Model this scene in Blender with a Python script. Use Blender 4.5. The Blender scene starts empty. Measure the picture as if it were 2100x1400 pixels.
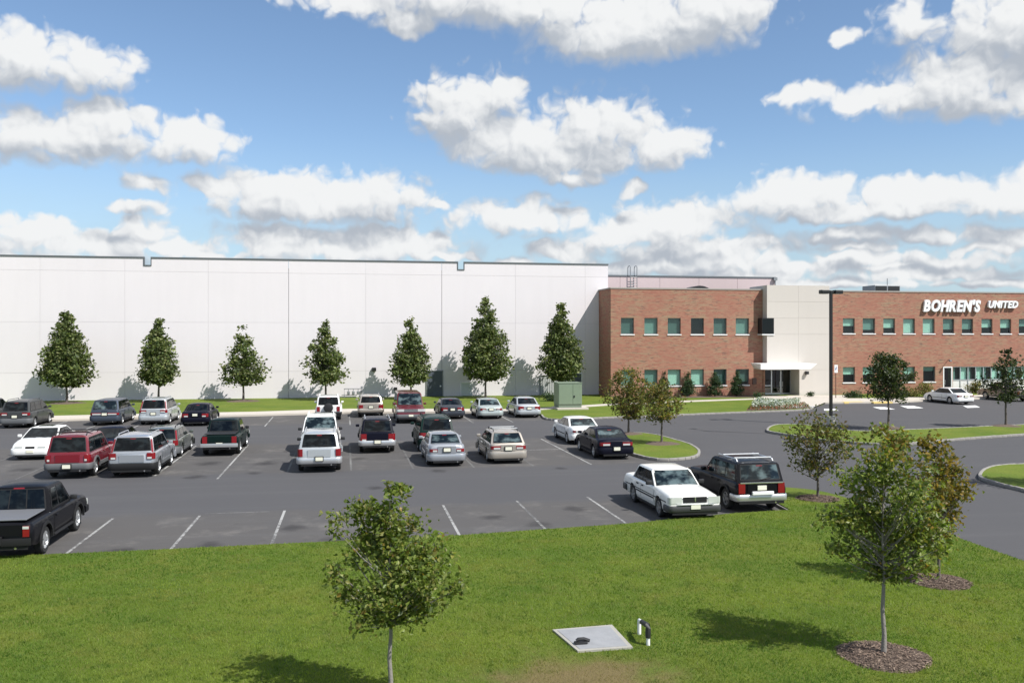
import bpy, bmesh, math, random
import numpy as np
from mathutils import Vector, Matrix
R = math.radians
sc = bpy.context.scene
col = sc.collection

# ------------------------------------------------------------------ camera
CAM_H, FPX, YAW = 5.8, 1848.0, R(10.3)
CY, SY = math.cos(YAW), math.sin(YAW)
cd = bpy.data.cameras.new('camera')
cam = bpy.data.objects.new('camera', cd)
col.objects.link(cam)
cam.location = (0, 0, CAM_H)
cam.rotation_euler = (R(90), 0, -YAW)
cd.sensor_width = 36
cd.lens = 36 * FPX / 2100
cd.shift_y = -6 / 2100
cd.clip_end = 5000
sc.camera = cam

# ------------------------------------------------------------------ view and sun
sc.view_settings.view_transform = 'Standard'
sc.view_settings.look = 'None'
sc.view_settings.gamma = 1
sc.view_settings.use_curve_mapping = False
sc.view_settings.exposure = 0.35
SUN = Vector((0.62, -0.60, 1.0)).normalized()
sl = bpy.data.lights.new('sun', 'SUN')
sl.energy = 5.0
sl.angle = R(0.5)
sl.color = (1.0, 0.97, 0.92)
so = bpy.data.objects.new('sun', sl)
col.objects.link(so)
so.location = (40, -40, 60)
so.rotation_euler = (-SUN).to_track_quat('-Z', 'Y').to_euler()
SUN_EL = math.asin(SUN.z)
SUN_AZ = math.atan2(SUN.x, SUN.y)

# ------------------------------------------------------------------ survey helpers
def at(px, py, z=0.0):
    """ground point (height z) on the sight line through a photograph pixel"""
    Z = FPX * (CAM_H - z) / (py - 694.0)
    l = (px - 1050) / FPX * Z
    return Vector((l * CY + Z * SY, Z * CY - l * SY, z))

def atY(px, py, Y):
    """point on the vertical plane y = Y"""
    k = (px - 1050) / FPX
    Z = Y / (CY - k * SY)
    l = k * Z
    return Vector((l * CY + Z * SY, Y, CAM_H - (py - 694) * Z / FPX))

def azel(px, py):
    dx = px - 1050
    return (math.degrees(math.atan2(dx, FPX)) + 10.3,
            math.degrees(math.atan2(694 - py, math.hypot(FPX, dx))))

# ------------------------------------------------------------------ node helper
class NB:
    def __init__(s, nt):
        s.nt = nt
    def new(s, t, **kw):
        n = s.nt.nodes.new(t)
        for k, v in kw.items():
            setattr(n, k, v)
        return n
    def put(s, sock, v):
        if isinstance(v, bpy.types.NodeSocket):
            s.nt.links.new(v, sock)
        elif v is not None:
            sock.default_value = v
    def m(s, op, a, b=None, c=None, clamp=False):
        n = s.new('ShaderNodeMath', operation=op)
        n.use_clamp = clamp
        s.put(n.inputs[0], a); s.put(n.inputs[1], b)
        if c is not None: s.put(n.inputs[2], c)
        return n.outputs[0]
    def v(s, op, a, b=None, c=None):
        n = s.new('ShaderNodeVectorMath', operation=op)
        s.put(n.inputs[0], a)
        if b is not None: s.put(n.inputs[1], b)
        if c is not None: s.put(n.inputs[2], c)
        return n.outputs['Value'] if op in ('LENGTH', 'DOT_PRODUCT', 'DISTANCE') else n.outputs[0]
    def noise(s, vec, scale, detail=3, rough=0.55, dim='3D', out='Fac'):
        n = s.new('ShaderNodeTexNoise')
        n.noise_dimensions = dim
        s.put(n.inputs['Vector'], vec)
        n.inputs['Scale'].default_value = scale
        n.inputs['Detail'].default_value = detail
        n.inputs['Roughness'].default_value = rough
        return n.outputs[out]
    def ss(s, x, a, b):
        n = s.new('ShaderNodeMapRange')
        n.interpolation_type = 'SMOOTHSTEP'
        s.put(n.inputs[0], x)
        n.inputs[1].default_value = a; n.inputs[2].default_value = b
        return n.outputs[0]
    def mix(s, f, a, b, blend='MIX'):
        n = s.new('ShaderNodeMix', data_type='RGBA', blend_type=blend)
        s.put(n.inputs[0], f)
        for i, v in ((6, a), (7, b)):
            if isinstance(v, (tuple, list)) and len(v) == 3: v = (*v, 1)
            s.put(n.inputs[i], v)
        return n.outputs[2]
    def xyz(s, x, y, z):
        n = s.new('ShaderNodeCombineXYZ')
        s.put(n.inputs[0], x); s.put(n.inputs[1], y); s.put(n.inputs[2], z)
        return n.outputs[0]
    def sep(s, vec):
        n = s.new('ShaderNodeSeparateXYZ')
        s.put(n.inputs[0], vec)
        return n.outputs

# ------------------------------------------------------------------ world: clear sky with cumulus
world = bpy.data.worlds.new('World')
sc.world = world
world.use_nodes = True
wn = world.node_tree
wn.nodes.clear()
W = NB(wn)
SKY_STRENGTH = 0.115
tc = W.new('ShaderNodeTexCoord')
dirv = W.v('NORMALIZE', tc.outputs['Generated'])
dx, dy, dz = W.sep(dirv)
az = W.m('MULTIPLY', W.m('ARCTAN2', dx, dy), 180 / math.pi)
el = W.m('MULTIPLY', W.m('ARCSINE', dz), 180 / math.pi)
# cumulus heaps: pixel centre, half width, half height
HEAPS = [
 (60,120,190,76),(205,135,105,56),(-80,100,170,90),
 (120,282,260,62),(390,290,118,56),(230,245,110,48),(-80,285,150,66),
 (300,374,44,27),
 (560,400,150,62),(745,405,170,60),(650,418,240,50),(440,385,75,30),
 (80,480,110,48),(295,478,75,38),(180,510,230,36),(330,508,120,26),(275,424,75,20),
 (580,495,165,42),(800,500,180,44),(700,515,270,32),
 (720,5,150,40),(960,-15,260,75),(830,48,70,34),(1300,50,250,90),(1470,15,150,90),(1240,80,110,50),(1100,10,220,60),
 (950,222,122,85),(1080,285,190,70),(1230,262,130,82),(1365,295,105,62),(1160,325,210,45),(1030,185,60,50),(1175,368,66,20),
 (1975,168,185,92),(1790,205,150,44),(1645,192,75,30),(2130,40,270,100),(2140,200,160,52),(1860,40,70,60),(1735,82,32,30),
 (1640,400,175,56),(1860,402,180,50),(2070,405,160,56),(1780,432,300,26),
 (1070,448,158,44),(1390,465,165,58),(1290,480,120,46),(1160,520,80,30),(1440,515,230,44),(1500,535,140,28),(1300,390,25,20),
 (1750,484,110,22),(1930,482,130,25),(2090,488,105,28),(1750,530,140,19),(1950,535,150,19),(1640,548,160,22),(1380,548,180,22),(1250,553,130,20),
 (1900,563,220,18),(1760,508,90,12),(2020,512,110,13),(1830,548,90,10),(1480,578,200,11),(60,530,160,16),(420,525,120,12),(900,528,100,12),(1550,563,160,18),(1700,583,320,13),(2060,578,160,15),(1060,538,55,11),(910,420,26,16),
]
def heap_consts():
    out = []
    for x, y, a, b in HEAPS:
        u, v = azel(x, y)
        ua, _ = azel(x + a, y); ub, _ = azel(x - a, y)
        _, va = azel(x, y - b); _, vb = azel(x, y + b)
        out.append((u, v, abs(ua - ub) / 2, abs(va - vb) / 2))
    return out
HC = heap_consts()
# the layout of the heaps (a smooth signed field over azimuth and elevation); all edges and puffs are node noise
LW, LH = 1440, 900                       # 0.25 by 0.1 degree
def heap_field(su, sv):
    acc = np.full((LH, LW), 2.5, np.float32)
    for uc, vc, a, b in HC:
        i0, i1 = [int(np.clip((vc - sv + k * 2.5 * b) / .1, 0, LH)) for k in (-1, 1)]
        j0, j1 = [int(np.clip((uc - su + 180 + k * 2.5 * a) / .25, 0, LW)) for k in (-1, 1)]
        if i1 <= i0 or j1 <= j0: continue
        u = -180 + (np.arange(j0, j1) + .5) * .25 + su
        v = (np.arange(i0, i1) + .5) * .1 + sv
        du = ((u - uc) / a)[None, :]; dv = ((v - vc) / b)[:, None]
        d = np.sqrt(du * du + dv * dv + np.minimum(dv, 0) ** 2 * 0.35)
        q = acc[i0:i1, j0:j1]
        h = np.maximum(0.25 - np.abs(q - d), 0) / 0.25
        acc[i0:i1, j0:j1] = np.minimum(q, d) - h ** 3 * 0.25 / 6
    return np.clip(1 - acc, -1.5, 1).astype(np.float32)
rs_ = np.random.RandomState(4)
for k in range(95):                     # the same broken cumulus carries on all round, beyond the picture
    v_ = 2 + 50 * rs_.rand() ** 1.3
    u_ = rs_.uniform(-180, 180)
    if -30 < u_ - 10.3 < 30 and v_ < 25: continue
    w_ = (3 + v_ * .35) * (0.5 + rs_.rand())
    for j in range(3):
        HC.append((u_ + w_ * rs_.normal() * .6, v_ + w_ * .1 * rs_.normal(), w_ * (.6 + .5 * rs_.rand()), w_ * (.28 + .15 * rs_.rand())))
# no heap stands in front of the sun
sun_az_, sun_el_ = math.degrees(SUN_AZ), math.degrees(SUN_EL)
HC = [h for h in HC if math.hypot(h[0] - sun_az_, h[1] - sun_el_) > 14 + h[2]]
lay = np.ones((LH, LW, 4), np.float32)
lay[..., 0] = heap_field(0.0, 0.0) * .5 + .5
lay[..., 1] = heap_field(0.5, 1.9) * .5 + .5
limg = bpy.data.images.new('cloud_layout', LW, LH, float_buffer=True, is_data=True)
limg.pixels.foreach_set(lay.ravel())
limg.update()
limg.pack()
def cloud_field(du, dv, chan):
    u = W.m('ADD', az, du) if du else az
    v = W.m('ADD', el, dv) if dv else el
    p0 = W.xyz(u, v, 0.0)
    wn_ = W.new('ShaderNodeTexNoise')
    wn_.noise_dimensions = '2D'
    W.put(wn_.inputs['Vector'], p0)
    wn_.inputs['Scale'].default_value = 0.55
    wn_.inputs['Detail'].default_value = 2.5
    warp = W.v('MULTIPLY', W.v('SUBTRACT', wn_.outputs['Color'], (0.5, 0.5, 0.5)), (1.5, 1.1, 0))
    p = W.v('ADD', p0, warp)
    # the layout is looked up without the offset: its shifted copy sits in the second channel
    q = W.v('ADD', W.xyz(az, el, 0.0), warp)
    it = W.new('ShaderNodeTexImage')
    it.image = limg; it.extension = 'EXTEND'; it.interpolation = 'Linear'
    W.put(it.inputs[0], W.v('MULTIPLY_ADD', q, (1 / 360, 1 / 90, 0), (0.5, 0, 0)))
    d = W.m('MULTIPLY_ADD', W.sep(it.outputs[0])[chan], 2.0, -1.0)
    vo = W.new('ShaderNodeTexVoronoi', feature='F1')
    vo.voronoi_dimensions = '2D'
    W.put(vo.inputs['Vector'], p)
    vo.inputs['Scale'].default_value = 0.6
    vo.inputs['Detail'].default_value = 2.5
    vo.inputs['Roughness'].default_value = 0.5
    puff = W.m('SUBTRACT', 0.40, vo.outputs['Distance'])
    fb = W.m('SUBTRACT', W.noise(p, 0.8, 5, 0.56, '2D'), 0.5)
    return d, W.m('ADD', W.m('MULTIPLY', puff, PUFF), W.m('MULTIPLY', fb, FBM))
PUFF, FBM = 0.66, 0.46
d1, n1 = cloud_field(0.0, 0.0, 0)
d2, n2 = cloud_field(0.22, 0.34, 1)
grad = W.m('SUBTRACT', d1, d2)
# crisp heaped tops, smooth soft bases
D1 = W.m('ADD', W.m('ADD', d1, 0.14), W.m('MULTIPLY', n1, W.m('MULTIPLY_ADD', W.ss(grad, -0.7, 0.3), 0.62, 0.38)))
alpha = W.ss(D1, -0.17, 0.34)
alpha = W.m('MULTIPLY', alpha, W.ss(el, 0.0, 1.5))
# tops catch the sun, flat bases stay grey, puffs stand out in gentle relief
relief = W.m('SUBTRACT', n1, n2)
broad = W.m('SUBTRACT', W.noise(W.xyz(az, el, 0.0), 0.16, 3, 0.5, '2D'), 0.5)
val = W.m('ADD', W.m('MULTIPLY_ADD', grad, 0.75, 0.48), W.m('MULTIPLY', relief, 0.70))
val = W.m('ADD', val, W.m('MULTIPLY', broad, 0.55))
shade = W.ss(val, 0.0, 1.05)
CL = 1.0 / SKY_STRENGTH
ccol = W.mix(shade, (0.36 * CL, 0.395 * CL, 0.445 * CL), (0.70 * CL, 0.71 * CL, 0.715 * CL))
sky = W.new('ShaderNodeTexSky')
sky.sky_type = 'NISHITA'
sky.sun_disc = False
sky.sun_elevation = SUN_EL
sky.sun_rotation = SUN_AZ
sky.altitude = 0
sky.air_density = 0.9
sky.dust_density = 0.15
sky.ozone_density = 3.0
skyc = W.mix(1.0, sky.outputs[0], (1.06, 1.06, 1.03), 'MULTIPLY')
# the farthest cumulus run together into a pale bank low down, all round
bank = W.m('MULTIPLY', W.m('SUBTRACT', 1.0, W.ss(el, 1.0, 13.0)), W.m('MULTIPLY_ADD', W.noise(W.v('MULTIPLY', W.xyz(az, el, 0.0), (0.35, 1.0, 1.0)), 0.5, 4, 0.6, '2D'), 0.5, 0.55))
skyc = W.mix(W.m('MINIMUM', bank, 1.0), skyc, (0.36 * CL, 0.475 * CL, 0.56 * CL))
fin = W.mix(alpha, skyc, ccol)
bg = W.new('ShaderNodeBackground')
W.put(bg.inputs[0], fin)
bg.inputs[1].default_value = SKY_STRENGTH
world.cycles.sampling_method = 'MANUAL'
world.cycles.sample_map_resolution = 512
wo = W.new('ShaderNodeOutputWorld')
wn.links.new(bg.outputs[0], wo.inputs[0])

# ------------------------------------------------------------------ mesh helpers
def tag(o, label=None, cat=None, group=None, kind=None):
    if label: o['label'] = label
    if cat: o['category'] = cat
    if group: o['group'] = group
    if kind: o['kind'] = kind
    return o

def empty(name, loc=(0, 0, 0), rz=0.0, label=None, cat=None, group=None):
    o = bpy.data.objects.new(name, None)
    o.empty_display_size = 0.3
    col.objects.link(o)
    o.location = loc
    o.rotation_euler = (0, 0, rz)
    return tag(o, label, cat, group)

def obj(name, me, parent=None, loc=None):
    o = bpy.data.objects.new(name, me)
    col.objects.link(o)
    if parent is not None: o.parent = parent
    if loc is not None: o.location = loc
    return o

class MB:
    def __init__(s):
        s.v = []; s.f = []; s.mi = []
    def add(s, vs, fs, mi=0):
        b = len(s.v)
        s.v += [tuple(x) for x in vs]
        for f in fs:
            s.f.append([b + i for i in f]); s.mi.append(mi)
        return s
    def box(s, x0, x1, y0, y1, z0, z1, mi=0):
        v = [(x, y, z) for x in (x0, x1) for y in (y0, y1) for z in (z0, z1)]
        return s.add(v, [(0, 1, 3, 2), (4, 6, 7, 5), (0, 4, 5, 1), (2, 3, 7, 6), (0, 2, 6, 4), (1, 5, 7, 3)], mi)
    def bevbox(s, x0, x1, y0, y1, z0, z1, b=0.02, mi=0):
        bm = bmesh.new()
        bmesh.ops.create_cube(bm, size=1)
        bmesh.ops.scale(bm, vec=(x1 - x0, y1 - y0, z1 - z0), verts=bm.verts)
        bmesh.ops.bevel(bm, geom=bm.edges[:], offset=b, segments=2, affect='EDGES', profile=0.5)
        bmesh.ops.translate(bm, vec=((x0 + x1) / 2, (y0 + y1) / 2, (z0 + z1) / 2), verts=bm.verts)
        bm.verts.index_update()
        s.add([v.co for v in bm.verts], [[v.index for v in f.verts] for f in bm.faces], mi)
        bm.free()
        return s
    def tube(s, pts, rad, n=8, mi=0, cap=True):
        pts = [Vector(p) for p in pts]
        if not isinstance(rad, (list, tuple)): rad = [rad] * len(pts)
        b = len(s.v)
        for i, p in enumerate(pts):
            t = (pts[min(i + 1, len(pts) - 1)] - pts[max(i - 1, 0)]).normalized()
            a = Vector((0, 0, 1)) if abs(t.z) < 0.9 else Vector((1, 0, 0))
            u = t.cross(a).normalized(); w = t.cross(u)
            for k in range(n):
                an = 2 * math.pi * k / n
                s.v.append(tuple(p + (u * math.cos(an) + w * math.sin(an)) * rad[i]))
        for i in range(len(pts) - 1):
            for k in range(n):
                s.f.append([b + i * n + k, b + i * n + (k + 1) % n, b + (i + 1) * n + (k + 1) % n, b + (i + 1) * n + k])
                s.mi.append(mi)
        if cap:
            s.f.append([b + k for k in range(n)][::-1]); s.mi.append(mi)
            e = b + (len(pts) - 1) * n
            s.f.append([e + k for k in range(n)]); s.mi.append(mi)
        return s
    def grid(s, rows, mi=0, flip=False):
        nr, nc = len(rows), len(rows[0])
        fs = []
        for i in range(nr - 1):
            for j in range(nc - 1):
                f = [i * nc + j, i * nc + j + 1, (i + 1) * nc + j + 1, (i + 1) * nc + j]
                fs.append(f[::-1] if flip else f)
        return s.add([p for r in rows for p in r], fs, mi)
    def mesh(s, name, mats, smooth=None):
        me = bpy.data.meshes.new(name)
        me.from_pydata(s.v, [], s.f)
        if not isinstance(mats, (list, tuple)): mats = [mats]
        for m in mats: me.materials.append(m)
        if len(mats) > 1:
            me.polygons.foreach_set('material_index', s.mi)
        if smooth is not None:
            me.polygons.foreach_set('use_smooth', [True] * len(me.polygons))
            me.set_sharp_from_angle(angle=R(smooth))
        me.update()
        return me
    def build(s, name, mats, parent=None, smooth=None, loc=None, fixn=True):
        me = s.mesh(name, mats, smooth)
        if fixn:
            bm = bmesh.new(); bm.from_mesh(me)
            bmesh.ops.recalc_face_normals(bm, faces=bm.faces)
            bm.to_mesh(me); bm.free()
            if smooth is not None: me.set_sharp_from_angle(angle=R(smooth))
        return obj(name, me, parent, loc)

# ------------------------------------------------------------------ materials
def mat(name, color, rough=0.6, metal=0.0, spec=0.5, coat=0.0, var=0.0, vscale=3.0, bump=0.0, bscale=20.0):
    m = bpy.data.materials.new(name)
    m.use_nodes = True
    nt = m.node_tree
    p = nt.nodes['Principled BSDF']
    b = NB(nt)
    p.inputs['Base Color'].default_value = (*color, 1)
    p.inputs['Roughness'].default_value = rough
    p.inputs['Metallic'].default_value = metal
    p.inputs['Specular IOR Level'].default_value = spec
    p.inputs['Coat Weight'].default_value = coat
    p.inputs['Coat Roughness'].default_value = 0.04
    if var or bump:
        g = b.new('ShaderNodeNewGeometry').outputs['Position']
    if var:
        n = b.noise(g, vscale, 4, 0.6)
        f = b.m('MULTIPLY_ADD', b.m('SUBTRACT', n, 0.5), 2 * var, 1.0)
        b.put(p.inputs['Base Color'], b.mix(1.0, (*color, 1), b.xyz(f, f, f), 'MULTIPLY'))
    if bump:
        bn = b.new('ShaderNodeBump')
        bn.inputs['Strength'].default_value = bump
        bn.inputs['Distance'].default_value = 0.02
        b.put(bn.inputs['Height'], b.noise(g, bscale, 3))
        b.put(p.inputs['Normal'], bn.outputs[0])
    return m

def asphalt_material():
    m = bpy.data.materials.new('asphalt'); m.use_nodes = True
    nt = m.node_tree; p = nt.nodes['Principled BSDF']; b = NB(nt)
    g = b.new('ShaderNodeNewGeometry').outputs['Position']
    x, y, z = b.sep(g)
    big = b.noise(g, 0.16, 4, 0.55)
    wob = b.m('MULTIPLY', b.m('SUBTRACT', b.noise(g, 0.5, 3), 0.5), 1.6)
    yw = b.m('ADD', y, wob)
    # parking bays are older, browner and paler than the travelled lanes
    def band(a, c):
        return b.m('MULTIPLY', b.ss(yw, a - 0.5, a + 0.5), b.m('SUBTRACT', 1.0, b.ss(yw, c - 0.5, c + 0.5)))
    bays = b.m('ADD', band(25.0, 31.3), b.m('ADD', band(40.2, 51.2), band(62.5, 70.5)), clamp=True)
    bays = b.m('MULTIPLY', bays, b.m('SUBTRACT', 1.0, b.ss(x, 14.2, 15.2)))
    c = b.mix(b.m('MULTIPLY', bays, 0.85), (0.080, 0.078, 0.081), (0.090, 0.084, 0.080))
    c = b.mix(b.m('MULTIPLY', b.ss(b.noise(g, 0.55, 6, 0.68), 0.50, 0.70), bays), c, (0.138, 0.129, 0.120))
    c = b.mix(b.m('MULTIPLY', b.ss(b.noise(b.v('ADD', g, (31, 7, 0)), 0.75, 4, 0.6), 0.60, 0.74), b.m('MULTIPLY', bays, 0.6)), c, (0.05, 0.048, 0.046))
    # wheel-polished streaks along the lane
    st = b.noise(b.v('MULTIPLY', g, (0.06, 0.9, 1)), 1.0, 4, 0.6)
    c = b.mix(b.m('MULTIPLY', b.ss(st, 0.48, 0.75), 0.30), c, (0.115, 0.113, 0.113))
    c = b.mix(b.m('MULTIPLY', b.ss(big, 0.35, 0.7), 0.25), c, (0.07, 0.07, 0.074))
    # oil drips where engines stand in the bays
    for sx, sy, sr in STAINS:
        d = b.v('LENGTH', b.v('MULTIPLY', b.v('SUBTRACT', b.xyz(x, y, 0.0), (sx, sy, 0)), (1 / sr, 1 / (sr * 1.3), 0)))
        d = b.m('ADD', d, b.m('MULTIPLY', b.m('SUBTRACT', b.noise(g, 2.5, 4), 0.5), 1.4))
        k = b.m('MULTIPLY', b.m('SUBTRACT', 1.0, b.ss(d, 0.1, 1.05)), 0.72)
        c = b.mix(k, c, (0.028, 0.026, 0.026))
    grain = b.noise(g, 38, 2, 0.8)
    f = b.m('MULTIPLY_ADD', grain, 0.7, 0.65)
    c = b.mix(1.0, c, b.xyz(f, f, f), 'MULTIPLY')
    b.put(p.inputs['Base Color'], c)
    p.inputs['Roughness'].default_value = 0.88
    p.inputs['Specular IOR Level'].default_value = 0.3
    bn = b.new('ShaderNodeBump'); bn.inputs['Strength'].default_value = 0.35; bn.inputs['Distance'].default_value = 0.01
    b.put(bn.inputs['Height'], grain); b.put(p.inputs['Normal'], bn.outputs[0])
    return m

def grass_material(name, far=False):
    m = bpy.data.materials.new(name); m.use_nodes = True
    nt = m.node_tree; p = nt.nodes['Principled BSDF']; b = NB(nt)
    g = b.new('ShaderNodeNewGeometry').outputs['Position']
    n1 = b.noise(g, 0.33, 4, 0.6); n2 = b.noise(g, 1.6, 4, 0.65); n3 = b.noise(g, 14, 4, 0.7)
    c = b.mix(b.ss(n1, 0.3, 0.7), (0.095, 0.148, 0.020), (0.146, 0.184, 0.028))
    c = b.mix(b.m('MULTIPLY', b.ss(n2, 0.48, 0.72), 0.5), c, (0.150, 0.155, 0.034))
    c = b.mix(b.m('MULTIPLY', b.ss(n3, 0.5, 0.68), 0.6), c, (0.064, 0.092, 0.015))
    # dry thin patch at the chamber lid
    x, y, z = b.sep(g)
    bx, by, _ = at(1195, 1400, 0.12)
    d = b.v('LENGTH', b.v('MULTIPLY', b.v('SUBTRACT', b.xyz(x, y, 0.0), (bx, by, 0)), (1 / 1.6, 1 / 1.25, 0)))
    d = b.m('ADD', d, b.m('MULTIPLY', b.m('SUBTRACT', b.noise(g, 1.7, 4), 0.5), 1.3))
    c = b.mix(b.m('MULTIPLY', b.m('SUBTRACT', 1.0, b.ss(d, 0.4, 1.25)), 0.85), c, (0.195, 0.140, 0.070))
    b.put(p.inputs['Base Color'], c)
    p.inputs['Roughness'].default_value = 0.9
    p.inputs['Specular IOR Level'].default_value = 0.15
    bn = b.new('ShaderNodeBump'); bn.inputs['Strength'].default_value = 0.9; bn.inputs['Distance'].default_value = 0.05
    b.put(bn.inputs['Height'], b.noise(g, 22 if not far else 9, 4, 0.75)); b.put(p.inputs['Normal'], bn.outputs[0])
    return m

def leaf_material(name, transl=0.35, rough=0.45):
    m = bpy.data.materials.new(name); m.use_nodes = True
    nt = m.node_tree; nt.nodes.clear(); b = NB(nt)
    a = b.new('ShaderNodeAttribute'); a.attribute_name = 'tint'
    p = b.new('ShaderNodeBsdfPrincipled')
    b.put(p.inputs['Base Color'], a.outputs['Color'])
    p.inputs['Roughness'].default_value = rough
    p.inputs['Specular IOR Level'].default_value = 0.4
    t = b.new('ShaderNodeBsdfTranslucent')
    b.put(t.inputs[0], b.mix(1.0, a.outputs['Color'], (1.25, 1.35, 0.6), 'MULTIPLY'))
    mx = b.new('ShaderNodeMixShader'); mx.inputs[0].default_value = transl
    nt.links.new(p.outputs[0], mx.inputs[1]); nt.links.new(t.outputs[0], mx.inputs[2])
    o = b.new('ShaderNodeOutputMaterial'); nt.links.new(mx.outputs[0], o.inputs[0])
    return m

def worn_paint(name='road_paint', top=(0.34, 0.338, 0.325), k0=0.36, k1=0.60):
    m = bpy.data.materials.new(name); m.use_nodes = True
    nt = m.node_tree; p = nt.nodes['Principled BSDF']; b = NB(nt)
    g = b.new('ShaderNodeNewGeometry').outputs['Position']
    k = b.m('ADD', b.noise(g, 7.0, 5, 0.7), b.m('MULTIPLY', b.m('SUBTRACT', b.noise(g, 0.22, 3), 0.5), 0.9))
    b.put(p.inputs['Base Color'], b.mix(b.ss(k, k0, k1), (0.10, 0.098, 0.096), top))
    p.inputs['Roughness'].default_value = 0.9
    return m

def brick_material():
    m = bpy.data.materials.new('brick'); m.use_nodes = True
    nt = m.node_tree; p = nt.nodes['Principled BSDF']; b = NB(nt)
    tcn = b.new('ShaderNodeNewGeometry')
    x, y, z = b.sep(tcn.outputs['Position'])
    uv = b.xyz(b.m('ADD', x, y), z, 0.0)
    br = b.new('ShaderNodeTexBrick')
    b.put(br.inputs['Vector'], uv)
    br.inputs['Color1'].default_value = (0.305, 0.115, 0.080, 1)
    br.inputs['Color2'].default_value = (0.385, 0.198, 0.130, 1)
    br.inputs['Mortar'].default_value = (0.27, 0.20, 0.155, 1)
    br.inputs['Scale'].default_value = 1.0
    br.inputs['Mortar Size'].default_value = 0.009
    br.inputs['Brick Width'].default_value = 0.31
    br.inputs['Row Height'].default_value = 0.102
    br.inputs['Bias'].default_value = 0.0
    st = b.noise(b.v('MULTIPLY', uv, (0.55, 4.5, 1)), 1.0, 5, 0.7)
    bl = b.noise(uv, 0.35, 3, 0.6)
    c = b.mix(b.m('MULTIPLY', b.ss(st, 0.46, 0.60), 0.75), br.outputs[0], (0.30, 0.225, 0.145))
    c = b.mix(b.m('MULTIPLY', b.ss(b.noise(b.v('MULTIPLY', uv, (1.3, 6.0, 1)), 1.0, 4, 0.7), 0.54, 0.66), 0.8), c, (0.125, 0.095, 0.080))
    c = b.mix(b.m('MULTIPLY', b.ss(bl, 0.4, 0.65), 0.45), c, (0.33, 0.135, 0.100))
    b.put(p.inputs['Base Color'], c)
    p.inputs['Roughness'].default_value = 0.9
    p.inputs['Specular IOR Level'].default_value = 0.2
    return m

def glass_material(name, tint, gloss=0.1):
    """thin tinted pane: see-through with a sharp surface reflection"""
    m = bpy.data.materials.new(name); m.use_nodes = True
    nt = m.node_tree; nt.nodes.clear(); b = NB(nt)
    t = b.new('ShaderNodeBsdfTransparent'); t.inputs[0].default_value = (*tint, 1)
    g = b.new('ShaderNodeBsdfGlossy'); g.inputs[1].default_value = 0.03 if 'Roughness' not in g.inputs else 0.03
    g.inputs['Roughness'].default_value = 0.03
    ge = b.new('ShaderNodeNewGeometry')
    cs = b.m('ABSOLUTE', b.v('DOT_PRODUCT', ge.outputs['Incoming'], ge.outputs['Normal']))
    f = b.m('ADD', b.m('MULTIPLY_ADD', b.m('POWER', b.m('SUBTRACT', 1.0, cs), 5.0), 0.92, 0.04), gloss, clamp=True)
    mx = b.new('ShaderNodeMixShader'); b.put(mx.inputs[0], f)
    nt.links.new(t.outputs[0], mx.inputs[1]); nt.links.new(g.outputs[0], mx.inputs[2])
    o = b.new('ShaderNodeOutputMaterial'); nt.links.new(mx.outputs[0], o.inputs[0])
    return m

def wall_material(name, color, streak=0.08):
    m = bpy.data.materials.new(name); m.use_nodes = True
    nt = m.node_tree; p = nt.nodes['Principled BSDF']; b = NB(nt)
    g = b.new('ShaderNodeNewGeometry').outputs['Position']
    oi = b.new('ShaderNodeObjectInfo')
    n1 = b.noise(b.v('MULTIPLY', g, (1.2, 1.2, 0.12)), 1.0, 4, 0.6)
    n2 = b.noise(g, 0.25, 4, 0.6)
    n3 = b.noise(g, 6, 4, 0.7)
    f = b.m('ADD', b.m('MULTIPLY', b.m('SUBTRACT', n1, 0.5), streak * 2), b.m('MULTIPLY', b.m('SUBTRACT', n2, 0.5), streak * 1.2))
    f = b.m('ADD', f, b.m('MULTIPLY', b.m('SUBTRACT', n3, 0.5), streak))
    f = b.m('ADD', f, b.m('MULTIPLY', b.m('SUBTRACT', oi.outputs['Random'], 0.5), 0.025))
    f = b.m('ADD', f, 1.0)
    b.put(p.inputs['Base Color'], b.mix(1.0, (*color, 1), b.xyz(f, f, f), 'MULTIPLY'))
    p.inputs['Roughness'].default_value = 0.85
    p.inputs['Specular IOR Level'].default_value = 0.2
    return m

STAINS = []
for spx, spy, sr in [(1180, 1043, .55), (640, 950, .5), (545, 950, .7), (428, 950, .8), (400, 978, .6), (520, 970, .45),
                     (50, 963, .7), (250, 1128, .5), (430, 1118, .5), (735, 940, .6), (690, 1108, .6), (770, 1000, .5),
                     (1010, 1060, .5), (600, 1082, .5), (900, 965, .5), (1105, 1075, .5), (1150, 960, .4)]:
    q = at(spx, spy); STAINS.append((q.x, q.y, sr))

M = {}
M['asphalt'] = asphalt_material()
M['lawn'] = grass_material('lawn')
M['lawn_far'] = grass_material('lawn_far', True)
M['concrete'] = mat('concrete', (0.52, 0.48, 0.42), 0.9, var=0.12, vscale=1.5, bump=0.2)
M['walk'] = mat('walk_concrete', (0.50, 0.455, 0.395), 0.9, var=0.10, vscale=0.8, bump=0.1)
M['kerb'] = mat('kerb_stone', (0.27, 0.255, 0.235), 0.9, var=0.25, vscale=4.0, bump=0.4)
M['paint_line'] = worn_paint()
M['paint_faint'] = worn_paint('faint_road_paint', (0.20, 0.198, 0.19), 0.44, 0.74)
M['paint_white'] = mat('fresh_road_paint', (0.80, 0.80, 0.78), 0.8, var=0.08, vscale=4.0)
M['paint_yellow'] = mat('yellow_paint', (0.68, 0.52, 0.20), 0.85, var=0.15)
M['mulch'] = mat('mulch', (0.115, 0.083, 0.062), 0.95, var=0.5, vscale=14, bump=1.0, bscale=30)
M['white_wall'] = wall_material('white_panel', (0.70, 0.66, 0.675), 0.035)
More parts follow.
